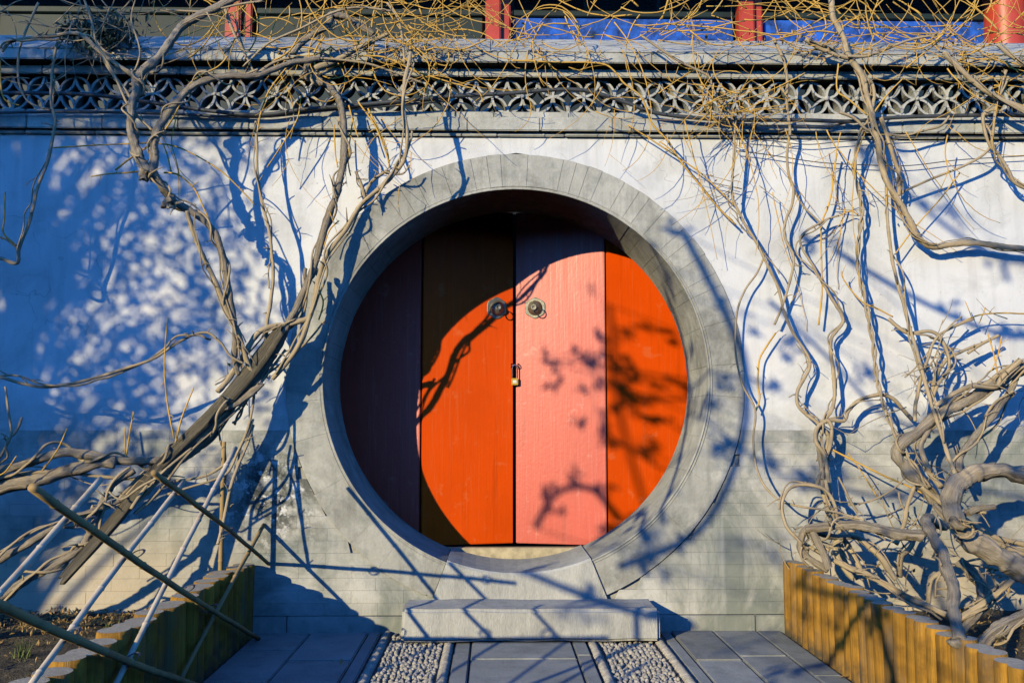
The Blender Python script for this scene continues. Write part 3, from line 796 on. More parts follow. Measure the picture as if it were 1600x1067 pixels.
# ------------------------------------------------------------------ bamboo trellis on the left
trellis = empty('bamboo_trellis', (XL + 0.03, -1.5, 0), label='leaning bamboo pole trellis along the left log border', cat='trellis')
def bamboo(p0, p1, r, m, nodes=0.24, sag=0.0):
    a_ = Acc(); L_ = (p1 - p0).length; pts = []; rad = []
    u = (p1 - p0).normalized(); t = 0.0; nxt = nodes * random.uniform(0.3, 1)
    side = u.cross(Vector((1, 0, 0))); side.normalize()
    marks = []
    while nxt < L_ - 0.02: marks.append(nxt); nxt += nodes * random.uniform(0.85, 1.15)
    ss = [0.0, L_] + [L_ * k / 12 for k in range(1, 12)]
    for q in marks: ss += [q - 0.008, q - 0.003, q, q + 0.003, q + 0.008]
    for s_ in sorted(ss):
        rr = r * (1 - 0.15 * s_ / L_)
        for q in marks:
            dd = abs(s_ - q)
            if dd < 0.001: rr *= 1.22
            elif dd < 0.005: rr *= 1.12
        pts.append(p0 + u * s_ + side * (sag * math.sin(math.pi * s_ / L_) + 0.004 * noise.noise(p0 * 3 + u * s_ * 4))); rad.append(rr)
    tube(a_, pts, rad, 10, 0.02)
    link('bamboo_pole', a_.mesh('bamboo_pole', m), trellis)
XT = XL + 0.022
for (x0, y0, x1, y1, w, off, m_) in (
        (50, 762, 404, 997, 11, 0.035, 'bamboo'), (-60, 918, 330, 1078, 14, 0.03, 'bamboo'), (240, 738, 430, 890, 8.5, 0.03, 'bamboo'),
        (157, 748, -30, 958, 12.5, 0.0, 'bamboo_pale'), (288, 752, 40, 1080, 11, 0.0, 'bamboo_pale'), (368, 700, 170, 1090, 10, 0.0, 'bamboo_pale'),
        (412, 820, 275, 1075, 8, 0.0, 'bamboo')):
    pa, pb = PX(x0, y0, XT + off), PX(x1, y1, XT + off)
    dep = abs((pa.y + pb.y) / 2 - CAM.y)
    bamboo(pa, pb, w / 2 * 0.88 * dep / F, M[m_], sag=random.uniform(-0.018, 0.018))
for (tx, ty) in ((135, 815), (213, 866), (293, 920), (262, 757), (355, 830), (110, 990), (205, 1028), (330, 950)):
    c0 = PX(tx, ty, XT + 0.017); a_ = Acc(); pts = []
    for i in range(34):
        an = i * 0.62; rr = 0.026
        pts.append(c0 + Vector((math.cos(an) * 0.029, math.sin(an) * 0.0165 + (i - 17) * 0.0006, math.sin(an + 0.7) * 0.0165)))
    tube(a_, pts, [0.0018] * 34, 5, 0); link('wire_tie', a_.mesh('wire_tie', M['wire']), trellis)
pv = PX(350, 690, XT - 0.16); bamboo(Vector((pv.x, pv.y, 0.0)), pv, 0.014, M['bamboo'])
# the poles that carry on towards the viewer, beyond the picture's edge
for k in range(2):
    y0 = -4.0 - 0.42 * k
    bamboo(Vector((XT, y0, 0.02)), Vector((XT, y0 + 0.95, 1.05)), 0.015, M['bamboo_pale'])
    bamboo(Vector((XT + 0.035, y0 + 0.95, 0.02)), Vector((XT + 0.035, y0 - 0.15, 0.95)), 0.016, M['bamboo'])
bamboo(Vector((XT - 0.16, -3.3, 0.0)), Vector((XT - 0.16, -3.3, 1.35)), 0.018, M['bamboo'])

# ------------------------------------------------------------------ vines
PXM = 5.5 / F
COMP = []
def branch(parent, pix, w, p, m=None, n=5, rough=None, spurs=0, name=None, wob=0.0, twist=0, comp=True):
    """pix: [(x, y)] in the photograph, w: widths in px (start, end), p: metres off the wall (start .. end or list)."""
    pix = list(pix)
    for end in (0, -1):                       # stems that run out of the picture carry on beyond its edge
        x_, y_ = pix[end]; x2, y2 = pix[1 if end == 0 else -2]
        if (x_ > 1600 or x_ < 0) and y_ > 20:
            l_ = math.hypot(x_ - x2, y_ - y2); ux, uy = (x_ - x2) / l_, (y_ - y2) / l_
            ex = [(x_ + ux * 70, y_ + uy * 60 + random.uniform(-12, 12)), (x_ + ux * 150, y_ + uy * 110 + random.uniform(-30, 30)), (x_ + ux * 230, y_ + uy * 150 + random.uniform(-40, 40))]
            pix = ex[::-1] + pix if end == 0 else pix + ex
    k = len(pix)
    if isinstance(p, (int, float)): p = [p, p]
    if len(p) != k: p = [p[0] + (p[-1] - p[0]) * i / (k - 1) for i in range(k)] if len(p) == 2 else [p[min(int(i * (len(p) - 1) / (k - 1)), len(p) - 2)] * (1 - (i * (len(p) - 1) / (k - 1)) % 1) + p[min(int(i * (len(p) - 1) / (k - 1)), len(p) - 2) + 1] * ((i * (len(p) - 1) / (k - 1)) % 1) if i < k - 1 else p[-1] for i in range(k)]
    if isinstance(w, (int, float)): w = (w, w)
    pts = [P(x, y, p[i]) for i, (x, y) in enumerate(pix)]
    rad = [(w[0] + (w[1] - w[0]) * i / (k - 1)) / 2 * (5.5 - p[i]) / F for i in range(k)]
    mw = max(w); w = (w[0] * 1.0, w[1] * 1.0)
    if mw > 5: n = n + 3
    if mw > 10: n = n + 5
    pts, rad = catmull(pts, rad, n)
    sd = random.uniform(0, 90)
    amp = wob + mw * PXM * 0.13
    for i, q in enumerate(pts):
        if 0 < i < len(pts) - 1:
            pts[i] = q + Vector((noise.noise(q * 9 + Vector((sd, 0, 0))), noise.noise(q * 9 + Vector((0, sd, 0))), noise.noise(q * 9 + Vector((0, 0, sd))))) * amp
            rad[i] *= 1 + 0.16 * noise.noise(q * 13 + Vector((sd, 1, 1)))
    if m is None: m = M['bark'] if mw >= 11 else (M['stem'] if mw >= 3.2 else M['twig'])
    a_ = Acc()
    if rough is None: rough = 0.18 if mw >= 8 else 0.10
    sides = 18 if mw >= 14 else (11 if mw > 6 else 6)
    if twist:
        for ph in (0, math.pi):
            q2 = []; r2 = []
            for i, q in enumerate(pts):
                t = (pts[min(i + 1, len(pts) - 1)] - pts[max(i - 1, 0)]).normalized()
                s1 = t.cross(Vector((0, 1, 0.01))).normalized(); s2 = t.cross(s1)
                an = ph + i * twist
                q2.append(q + (s1 * math.cos(an) + s2 * math.sin(an)) * rad[i] * 0.75); r2.append(rad[i] * 0.62)
            tube(a_, q2, r2, 7, 0.08, seed=sd)
    else:
        tube(a_, pts, rad, sides, rough, seed=sd)
    for s_ in range(spurs):
        i = random.randrange(1, len(pts) - 1)
        d_ = Vector((random.uniform(-1, 1), random.uniform(-0.8, 0.2), random.uniform(-0.5, 1))).normalized()
        L_ = random.uniform(0.02, 0.07)
        q = [pts[i], pts[i] + d_ * L_ * 0.5 + Vector((0, 0, 0.004)), pts[i] + d_ * L_]
        r_ = min(rad[i] * 0.4, 0.004)
        tube(a_, q, [r_ * 1.2, r_, r_ * 0.8], 5, 0.1)
    if comp and mw >= 5.5 and len(pts) > 18 and not twist: COMP.append((parent, pts, rad, mw))
    if name is None: name = 'trunk' if mw >= 12 else ('branch' if mw >= 3.2 else 'twig')
    return link(name, a_.mesh(name, m), parent)

lv = empty('climbing_vine', tuple(P(150, 905, 0.5)), label='old gnarled climbing vine on the left of the gate, leaning over the bamboo trellis', cat='vine', group='climbing vines on the garden wall')
B = lambda *a, **k: branch(lv, *a, **k)
# the twisting trunk up the left wall
B([(372,585),(366,555),(367,520),(362,478),(352,425),(345,388),(330,357),(300,332),(270,314),(256,298),(246,280),(236,266)], (8,13), (0.30,0.42,0.58), spurs=3)
B([(236,268),(240,250),(241,225),(246,203),(257,185),(276,160),(300,137),(330,123),(365,119),(400,118),(428,107),(460,98),(500,92)], (13,9), (0.58,0.5,0.34))
B([(236,270),(222,255),(214,235),(206,212),(204,190),(207,160),(213,142),(211,124),(224,110),(245,92),(262,70),(280,46),(302,30),(340,12),(380,-10)], (14,12), (0.58,0.52,0.40), spurs=3)
B([(228,262),(224,272),(226,281)], (15,12), 0.56)
B([(268,309),(260,315),(255,324)], (12,8), 0.56)
B([(292,330),(300,358),(314,394),(324,416),(340,445),(352,480),(368,515),(385,560),(398,590)], (7,9), (0.52,0.4,0.28), spurs=2)
B([(210,128),(216,138),(222,150)], (17,9), 0.5)
# hanging twigs at the far left
B([(90,66),(82,110),(80,160),(86,192),(76,248),(60,290),(50,330),(44,352),(30,388),(26,411),(-8,402)], (4,6.5), 0.40, spurs=8)
B([(60,5),(42,45),(29,85),(30,130),(45,160),(78,173)], (4,3), 0.40, spurs=3)
B([(-8,368),(10,375),(26,388)], (3.5,3), 0.4); B([(8,300),(7,340),(6,365),(26,384)], (2,3), 0.4, spurs=3)
B([(3,80),(16,66),(40,60),(80,56),(108,52),(130,56),(152,78),(178,98),(200,113),(213,124)], (5,8), 0.45, spurs=3)
B([(0,95),(2,140),(10,158),(30,165)], (2.5,2), 0.4)
B([(130,-5),(144,35),(150,65),(160,85),(180,120),(200,165),(220,187),(238,204)], (3.5,4.5), (0.55,0.5), spurs=3)
B([(160,86),(175,115),(196,140),(205,155)], (5,5), 0.5)
B([(213,-5),(205,30),(214,60),(219,85),(212,108),(206,115)], (2,4), 0.45, spurs=2)
B([(83,231),(150,227),(200,225),(235,224),(270,228),(300,240),(342,265),(372,292),(398,320)], (2.2,2.2), (0.45,0.25), spurs=2)
B([(180,266),(203,248),(236,225),(256,205),(270,185),(280,165),(290,140),(310,120),(340,105),(356,88)], (3,2.5), (0.5,0.3), spurs=3)
B([(142,276),(170,272),(196,270),(216,268)], (2,3), 0.5, spurs=2); B([(256,270),(280,274),(304,296),(318,325),(326,342)], (3,2.5), 0.45, spurs=1)
B([(255,225),(262,245),(268,270)], (2,2.5), 0.4); B([(275,185),(268,220),(275,250),(280,272)], 1.6, 0.35)
# trunks and stems sweeping down to the lower left
B([(408,600),(375,625),(332,652),(295,697),(260,716),(225,720),(175,718),(140,710),(100,707),(50,720),(-15,738)], (10,17), (0.26,0.5,0.62), spurs=3)
B([(180,722),(150,722),(110,735),(60,748),(-15,768)], (18,24), (0.48,0.56))
B([(396,655),(385,682),(365,712),(335,737),(300,748),(250,752),(200,748),(150,744),(90,737),(40,739),(-10,748)], (3.5,6.5), (0.25,0.66), spurs=4)
B([(478,420),(470,470),(440,520),(405,580),(350,655),(312,700),(275,725),(240,750),(210,769),(175,787),(140,800),(100,816),(60,840),(-12,880)], (6,13), (0.16,0.3,0.62,0.75), spurs=3)
B([(210,735),(176,758),(158,790),(140,832),(130,853),(106,871),(72,890),(30,914),(-10,938)], (9,14), (0.5,0.72), spurs=3)
B([(250,744),(220,760),(190,780),(170,768)], (4,3), 0.6)
B([(484,498),(450,507),(420,511),(400,524),(378,560),(354,596),(340,612)], (9,8.5), (0.20,0.32))
B([(-8,588),(40,600),(75,604),(130,595),(190,577),(240,560),(275,537),(300,524),(325,520),(345,536),(360,556),(380,568)], (6,3.5), (0.55,0.34), spurs=10)
B([(262,495),(257,560),(260,620),(272,685)], (2,3), 0.45, spurs=3); B([(303,605),(285,650),(274,692)], (1.8,3), 0.5, spurs=2)
B([(209,643),(202,680),(197,712)], (1.8,3), 0.56, spurs=3); B([(195,668),(196,710)], (1.6,2.4), 0.56)
B([(105,669),(90,702),(66,735)], (1.8,3), 0.64, spurs=2); B([(8,604),(13,640),(18,676),(8,700),(-6,722)], (3.5,6), 0.62, spurs=2); B([(34,652),(27,670),(19,680)], (4,5), 0.62)
B([(26,712),(10,735),(-5,745)], 2.2, 0.68)
B([(342,672),(345,690),(352,712),(351,766),(349,800)], (3,4.5), 0.28, spurs=1)
B([(402,560),(398,610),(390,660),(372,705),(358,735),(338,748),(300,760),(262,772)], (4,4), (0.2,0.45), spurs=2)
B([(396,664),(384,700),(372,728),(360,762),(350,810),(340,850)], (5,6), (0.24,0.5), spurs=2)
B([(400,575),(393,600),(378,640),(365,662)], (5,6), 0.22, spurs=2, twist=0.5)
B([(508,500),(488,525),(462,550),(430,575),(400,598),(370,630),(330,675)], (3,4.5), (0.12,0.3), spurs=4)
B([(300,700),(250,740),(225,765),(205,795)], (4,6), (0.45,0.6))
# stems rising to the right towards the crest
B([(395,598),(425,560),(452,502),(482,440),(500,386),(510,346),(525,305),(535,265),(538,238),(537,200),(533,172),(526,152),(512,135),(490,121),(478,110),(482,98)], (12,10), (0.22,0.2,0.2,0.24), spurs=5)
B([(425,592),(462,548),(485,492),(500,430),(512,396),(540,360),(562,322),(590,297),(620,267),(633,243),(637,215),(631,175),(630,150),(634,120),(642,82)], (8,6), (0.22,0.28,0.36,0.42,0.30), spurs=6)
B([(503,433),(495,425),(492,415)], (9,7), 0.15); B([(475,470),(480,440),(478,432)], (7,5), 0.16)
B([(475,115),(490,122),(505,130)], (17,12), 0.24)
B([(417,540),(417,505),(422,477),(427,427),(424,390),(419,352),(410,320),(402,265),(401,225),(400,190)], (6.5,4), (0.22,0.16), spurs=7)
B([(417,262),(447,217),(465,185),(470,152)], 2.2, 0.2, spurs=3); B([(402,207),(408,175),(422,140),(457,95)], 2.6, 0.25, spurs=2)
B([(570,310),(565,290),(560,278),(556,268)], (6,4), 0.14, spurs=4); B([(560,278),(570,300),(572,312)], 3.5, 0.13)
B([(606,266),(585,280),(576,292),(570,306)], (5,5), 0.13, spurs=6); B([(640,258),(628,272),(600,270)], (3,4), 0.13, spurs=5)
B([(505,390),(515,360),(530,345)], 2, 0.12, spurs=3); B([(490,440),(505,470),(498,500)], 2.5, 0.1, spurs=3)
B([(552,185),(548,210),(544,250),(548,275)], 2.2, 0.14, spurs=4); B([(522,195),(524,240),(528,262)], 2.2, 0.14, spurs=3)
B([(560,160),(585,195),(600,230),(608,255)], 2.6, 0.16, spurs=3); B([(545,165),(553,195),(560,215)], 2.4, 0.18)
# heavy pieces on the crest
B([(458,84),(475,62),(500,47),(514,36),(518,22),(540,27),(560,40),(582,53)], (12,9), (0.3,0.2), spurs=4)
B([(492,108),(530,92),(560,75),(590,61),(606,54)], (10,6), 0.22, spurs=3)
B([(400,118),(430,97),(470,90),(520,93),(575,100),(620,115),(660,130)], (5,3), (0.3,0.2), spurs=4)
B([(380,105),(420,68),(470,45),(520,20),(560,12),(612,18)], (4,4), 0.32, spurs=5)
B([(365,20),(380,75),(395,110),(402,120)], (3,4), 0.3, spurs=3); B([(345,-5),(365,50),(385,90)], (6,4), 0.34, spurs=3)
B([(260,16),(320,18),(370,8),(410,2)], (3,4), 0.42, spurs=3)
B([(605,5),(622,30),(630,70),(632,100)], (4,4), 0.24, spurs=4); B([(640,92),(680,75),(720,78),(760,62)], (3,2.2), 0.2, spurs=5)
B([(548,88),(600,90),(650,112),(700,128),(745,142),(755,160)], (3,2), (0.22,0.18), spurs=4)
B([(575,170),(590,200),(605,235),(608,262)], (3,2), 0.15, spurs=4)

rv = empty('climbing_vine', tuple(P(1480, 960, 0.6)), label='tangled climbing vine on the right of the gate, growing from the right bed', cat='vine', group='climbing vines on the garden wall')
B = lambda *a, **k: branch(rv, *a, **k)
B([(1298,-10),(1301,25),(1311,45),(1320,64),(1326,88),(1340,107),(1350,126),(1356,155),(1363,182),(1368,208),(1373,228),(1376,252),(1386,283),(1400,308),(1413,330),(1426,354),(1434,371),(1457,386),(1492,381),(1525,379),(1556,384),(1612,391)], (9,10), (0.22,0.2,0.11,0.11), spurs=6)
B([(1352,124),(1362,130),(1366,150),(1360,180)], (6,6), 0.2)
B([(1376,184),(1386,212),(1396,245),(1405,276),(1405,306)], (7,6), (0.14,0.11))
B([(1385,290),(1386,340),(1390,375),(1395,410),(1405,452),(1419,502),(1430,540),(1440,577),(1452,620),(1465,660),(1477,697),(1487,725),(1493,742)], (5,6.5), (0.11,0.2,0.45), spurs=4)
B([(1362,182),(1345,207),(1339,232),(1335,266),(1343,302),(1347,332),(1344,360),(1340,400),(1343,430),(1352,468),(1358,506),(1365,540),(1367,570),(1372,600),(1380,630),(1388,653),(1400,680),(1413,706),(1432,732),(1452,762)], (6,6), (0.15,0.09,0.14,0.35), spurs=5, twist=0.42)
B([(1208,60),(1224,92),(1230,125),(1229,150),(1231,175),(1234,205),(1231,228),(1230,250),(1233,274),(1240,298),(1237,322),(1227,347),(1227,372),(1240,400),(1237,427),(1227,465),(1210,507)], (5,4), (0.2,0.1,0.09), spurs=6)
B([(1232,276),(1252,318),(1284,350)], (4,3), 0.09); B([(1310,337),(1285,346),(1257,364),(1251,380),(1270,415),(1290,450),(1307,478),(1318,503),(1300,527),(1298,550),(1302,582),(1304,617),(1299,640),(1285,660),(1275,680),(1280,702),(1284,732),(1287,770),(1300,815)], (3,8), (0.09,0.1,0.2), spurs=6)
B([(1308,240),(1301,275),(1300,297),(1294,323),(1285,345),(1283,367),(1284,420),(1284,460),(1279,508)], (3,3), 0.08, spurs=5)
B([(1222,480),(1237,515),(1260,552),(1265,572),(1257,590),(1246,612),(1247,632),(1262,648),(1281,664),(1294,682),(1290,705)], (4.5,6.5), (0.1,0.16), spurs=4)
B([(1275,760),(1282,740),(1296,700),(1300,668),(1292,655)], (6,6), 0.18); B([(1297,772),(1293,740),(1288,710),(1275,690),(1277,668),(1295,656),(1318,657),(1326,641),(1343,625),(1375,617),(1395,623),(1413,642),(1424,654)], (7,6), (0.2,0.12), spurs=2)
B([(1340,905),(1318,870),(1312,830),(1305,792),(1294,770),(1275,759),(1250,757),(1232,765),(1222,786),(1225,812),(1236,832),(1262,852),(1295,872)], (6,5.5), (0.4,0.3,0.5))
B([(1612,574),(1562,595),(1512,625),(1462,652),(1430,677),(1406,696),(1401,712),(1418,734),(1440,757),(1458,785)], (17,17), (0.34,0.28,0.3), spurs=2)
B([(1612,560),(1572,576),(1545,597),(1515,603),(1490,615),(1462,634)], (9,7), (0.32,0.3)); B([(1595,562),(1565,590),(1555,605),(1520,603)], (7,6), 0.37)
B([(1590,585),(1575,617),(1550,650),(1525,680),(1502,712),(1497,735)], (9,11), (0.3,0.4)); B([(1576,620),(1566,648),(1556,665),(1532,684)], 4, 0.28, spurs=2)
B([(1620,748),(1562,737),(1525,740),(1499,752),(1490,770),(1488,792),(1490,812),(1512,838),(1548,860),(1584,881),(1625,905)], (23,36), (0.62,0.7,0.72))
B([(1486,812),(1500,822),(1512,818)], (14,10), 0.78); B([(1512,802),(1530,793),(1554,792)], (11,9), 0.7)
B([(1262,826),(1290,824),(1315,819),(1361,823),(1401,835),(1442,838)], (13,17), (0.55,0.72)); B([(1268,826),(1276,842),(1284,860),(1296,888)], (12,12), (0.55,0.6))
B([(1330,838),(1300,838),(1262,826),(1250,845),(1252,862),(1266,874),(1292,890)], (9,11), (0.45,0.5,0.55)); B([(1340,838),(1318,836),(1306,852),(1314,880),(1332,903)], (10,9), (0.42,0.5))
B([(1475,822),(1452,812),(1450,822),(1465,852),(1484,900),(1492,955),(1499,1003)], (15,19), (0.85,1.4,2.08)); B([(1490,998),(1512,1010),(1533,1012),(1550,992),(1575,976),(1620,955)], (20,20), (2.08,2.05,1.9))
B([(1305,876),(1330,888),(1358,898),(1407,927),(1445,944),(1478,960)], (9,9), (0.55,0.95), spurs=3)
B([(1498,876),(1527,900),(1535,928),(1526,957),(1508,980),(1490,996)], (16,13), (0.6,0.75)); B([(1500,965),(1540,940),(1565,920),(1582,905)], (10,9), (0.7,0.75))
B([(1300,702),(1335,720),(1375,740),(1420,760),(1450,775)], (3,3), (0.16,0.3), spurs=3); B([(1325,708),(1345,735),(1370,775)], (1.5,2.5), 0.2, spurs=2, m=M['twig'])
B([(1430,658),(1431,628),(1440,590),(1450,560),(1462,530),(1485,513),(1522,498)], (6,4), (0.25,0.14), spurs=3); B([(1455,620),(1462,588),(1480,562),(1507,547),(1540,534)], (7,4), (0.22,0.14), spurs=3)
B([(1388,498),(1417,520),(1450,517),(1467,525),(1480,550),(1482,575),(1465,602),(1455,630)], (6,5), (0.12,0.24), spurs=4); B([(1560,524),(1535,536),(1512,552)], (6,5), 0.16, spurs=3)
B([(1612,178),(1562,155),(1538,141),(1513,120),(1490,98),(1475,82)], (9,8), (0.24,0.26), spurs=4); B([(1612,102),(1580,88),(1558,70)], (7,6), 0.26, spurs=2)
B([(1575,120),(1558,165),(1538,178),(1538,200),(1547,228),(1560,242),(1576,267),(1586,286),(1612,298)], (5,6), (0.2,0.12), spurs=4); B([(1572,110),(1556,170),(1552,205),(1543,236),(1505,260),(1450,282),(1407,302)], (5,4), (0.22,0.1), spurs=3)
B([(1325,88),(1355,88),(1390,75),(1425,62),(1464,55)], (5,4), 0.24, spurs=3); B([(1258,62),(1275,72),(1300,83),(1327,92)], (7,8), 0.22, spurs=4)
B([(1384,209),(1412,212),(1440,205),(1470,197),(1483,182)], (4,4.5), 0.14, spurs=1); B([(1312,176),(1335,185),(1358,205),(1375,195)], (5,5), 0.16)
B([(1360,185),(1385,150),(1412,122)], (3,2), 0.2, m=M['twig']); B([(1310,100),(1308,140),(1325,155),(1355,180)], (2.6,3), 0.2, m=M['twig'])
B([(1150,185),(1147,225),(1145,270),(1144,305),(1152,328),(1165,352),(1182,380),(1198,412),(1214,445),(1223,478)], (4,5.5), (0.16,0.09), spurs=6)
B([(1196,395),(1184,425),(1165,452),(1152,488),(1149,545),(1160,600),(1180,640),(1177,682),(1180,722),(1190,752),(1204,770),(1222,784),(1257,792),(1298,798),(1332,807),(1350,811)], (3,4), (0.07,0.12,0.45), spurs=8)
B([(1212,520),(1195,545),(1186,565),(1184,600),(1187,622),(1181,642)], 2.8, 0.07, spurs=4)
B([(1000,55),(1048,88),(1085,108),(1108,120),(1114,140),(1130,165),(1150,185)], (4,4), (0.25,0.18), spurs=6)
B([(800,95),(830,96),(870,98),(915,98),(947,102),(965,117),(975,130),(1000,150),(1010,170),(1020,195),(1045,222),(1062,250),(1090,285),(1120,322),(1150,352)], (3,3), (0.24,0.2,0.08), spurs=6, m=M['twig'])
B([(980,195),(1020,220),(1062,248),(1100,275),(1148,322)], 2.2, 0.08, spurs=3); B([(1310,338),(1330,330),(1342,338)], 2, 0.08)
B([(1315,424),(1320,440),(1345,470),(1370,482),(1395,495)], (2,3), 0.12, spurs=4); B([(1500,270),(1470,310),(1430,355),(1398,398)], 2.2, 0.1, m=M['twig'])
B([(1500,505),(1530,492),(1570,489),(1612,490)], (2.2,3), 0.14, spurs=2); B([(1520,500),(1508,470)], 1.5, 0.14); B([(1530,505),(1540,480)], 1.5, 0.14)
B([(1565,525),(1558,560),(1548,580)], 2, 0.3, spurs=2); B([(1543,520),(1552,550),(1560,590)], 2.4, 0.2, spurs=3)
B([(1340,800),(1325,775),(1310,745)], (5,3), 0.35, spurs=2); B([(1350,905),(1335,870),(1315,835),(1300,795),(1290,750)], (8,6), (0.45,0.25)); B([(1400,905),(1375,870),(1340,840),(1318,815)], (9,7), (0.5,0.35), spurs=2)
B([(1405,900),(1408,870),(1422,855),(1430,835)], (9,8), (0.4,0.45)); B([(1448,955),(1452,925),(1456,905),(1470,895)], (8,7), 0.6, spurs=1)
B([(1460,790),(1480,810),(1510,830),(1550,855)], (10,14), (0.4,0.5)); B([(1440,760),(1470,785),(1510,812),(1560,850),(1612,870)], (7,8), 0.35); B([(1430,735),(1455,765),(1475,790)], (10,10), 0.3)
B([(1520,820),(1560,840),(1612,852)], (8,9), 0.3); B([(1470,760),(1455,740),(1440,700),(1452,670),(1462,640)], (9,7), (0.4,0.25), spurs=2); B([(1400,850),(1412,820),(1418,790),(1428,760)], (7,6), (0.35,0.3))
B([(1500,880),(1540,872),(1612,880)], 4, 0.3); B([(1470,885),(1510,882),(1560,890)], 3.5, 0.25)

# thinner stems winding along the heavy ones
for (par, pts, rad, mw) in list(COMP):
    if mw > 20: continue
    for rep in range(1 if random.random() < 0.6 else 2):
        i0 = random.randrange(0, max(1, len(pts) // 3)); i1 = random.randrange(len(pts) * 2 // 3, len(pts))
        ph = random.uniform(0, 6.28); tw = random.choice((-1, 1)) * random.uniform(0.05, 0.22); sd = random.uniform(0, 50)
        q2 = []; r2 = []; w0 = random.uniform(1.6, 3.4) * PXM / 2 * (1.3 if mw > 10 else 1)
        for i in range(i0, i1, 2):
            t = (pts[min(i + 1, len(pts) - 1)] - pts[max(i - 1, 0)]).normalized()
            s1 = t.cross(Vector((0.02, 1, 0.01))).normalized(); s2 = t.cross(s1)
            an = ph + (i - i0) * tw; far = rad[i] + w0 + 0.028 * abs(noise.noise(Vector((i * 0.06, sd, 0)))) * (1 if rep else 1.8)
            q = pts[i] + (s1 * math.cos(an) + s2 * math.sin(an)) * far
            if q.y > -0.02: q.y = -0.02
            q2.append(q); r2.append(w0 * (1 + 0.2 * noise.noise(q * 20)))
        if len(q2) < 4: continue
        a_ = Acc(); q2, r2 = catmull(q2, r2, 2); tube(a_, q2, r2, 6, 0.1, seed=sd)
        for s_ in range(4):
            i = random.randrange(1, len(q2) - 1); d_ = Vector((random.uniform(-1, 1), random.uniform(-0.8, 0), random.uniform(-0.6, 1))).normalized(); L_ = random.uniform(0.02, 0.10)
            tube(a_, [q2[i], q2[i] + d_ * L_ * 0.5 + Vector((0, 0, 0.006)), q2[i] + d_ * L_], [r2[i] * 0.7, r2[i] * 0.55, r2[i] * 0.3], 5, 0.1)
        link('branch', a_.mesh('branch', M['stem']), par)

# loose curling twigs that nobody could count
def curl(acc, p, ang, L_, r, curv, drift, grav=0.0, seg=0.035, floor=None):
    n = max(5, int(L_ / seg)); pts = [p.copy()]; rad = [r]; q = p.copy(); c = curv
    for i in range(n):
        c += random.gauss(0, 0.25); c *= 0.99
        ang += c * seg
        if floor is not None and q.z < floor: ang += 3.5 * seg * math.sin(math.pi / 2 - ang)
        if grav: ang += grav * seg * math.sin(-math.pi / 2 - ang)
        q = q + Vector((math.cos(ang) * seg, drift * seg + random.gauss(0, 0.004), math.sin(ang) * seg))
        if q.y > -0.012 and q.z < zc1 + 0.02: q.y = -0.012 - random.uniform(0, 0.01)
        if q.y > -0.15 and zl0 - 0.05 < q.z < zc1 + 0.02: q.y = -0.15 + random.uniform(-0.03, 0.0)
        if q.y < -0.62: q.y = -0.62
        pts.append(q.copy()); rad.append(r * (1 - 0.6 * (i + 1) / n))
    tube(acc, pts, rad, 5, 0.0, seed=0)
    return pts
def tangle(parent, anchors, m):
    a_ = Acc()
    for (px, py, sxp, syp, n, L0, L1, w, pr) in anchors:
        for i in range(int(n * 0.74 + 0.5)):
            p0 = P(px + random.gauss(0, sxp), py + random.gauss(0, syp), random.uniform(*pr))
            ang = random.choice((0, math.pi)) + random.gauss(0, 0.75)
            L_ = random.uniform(L0, L1); ww = random.uniform(0.55, 1.15) * w
            pts = curl(a_, p0, ang, L_, ww / 2 * PXM, random.gauss(0, 3.0), random.gauss(0, 0.12), floor=Zy(88) if py < 70 else None)
            for k in range(random.randrange(0, 3)):
                j = random.randrange(1, len(pts)); curl(a_, pts[j], ang + random.gauss(0, 1.0), L_ * 0.35, ww * 0.3 * PXM, random.gauss(0, 4), 0)
    return link('loose_twigs', a_.mesh('loose_twigs', m), parent, kind='stuff')
def hangers(parent, spots, m):
    a_ = Acc()
    for (px, py, sxp, n, L0, L1, w, pr) in spots:
        for i in range(int(n * 0.35 + 0.5)):
            p0 = P(px + random.gauss(0, sxp), py + random.gauss(0, 14), random.uniform(*pr))
            L_ = random.uniform(L0, L1)
            pts = curl(a_, p0, -math.pi / 2 + random.gauss(0, 0.35), L_, random.uniform(0.6, 1.1) * w / 2 * PXM, random.gauss(0, 2.4), 0.05, grav=2.0)
            for k in range(random.randrange(0, 3)):
                j = random.randrange(2, len(pts)); curl(a_, pts[j], random.uniform(-2.6, -0.5), L_ * 0.2, 0.7 * PXM, random.gauss(0, 3), 0)
    return link('hanging_twigs', a_.mesh('hanging_twigs', m), parent, kind='stuff')
hi = (-0.12, 0.34)
tangle(lv, [(620,45,40,24,26,0.35,1.1,2.8,hi), (500,35,70,25,26,0.4,1.2,2.8,hi), (400,40,50,30,14,0.4,1.1,2.6,hi), (560,15,90,14,18,0.4,1.1,2.6,hi), (650,55,25,12,22,0.15,0.5,2.2,hi),
            (690,60,45,12,16,0.3,0.8,2.2,hi), (320,30,60,20,8,0.3,0.9,2.2,hi), (640,100,40,20,8,0.3,0.8,2.2,(0.16,0.3)), (440,95,40,18,8,0.3,0.8,2.4,(0.18,0.35))], M['twig'])
tangle(lv, [(60,30,60,25,16,0.3,0.9,2.2,(0.1,0.45)), (170,30,60,22,16,0.2,0.7,2.0,(0.1,0.45)), (250,40,50,25,8,0.3,0.9,2.2,(0.2,0.5)), (90,100,40,30,4,0.2,0.6,2,(0.3,0.45))], M['stem'])
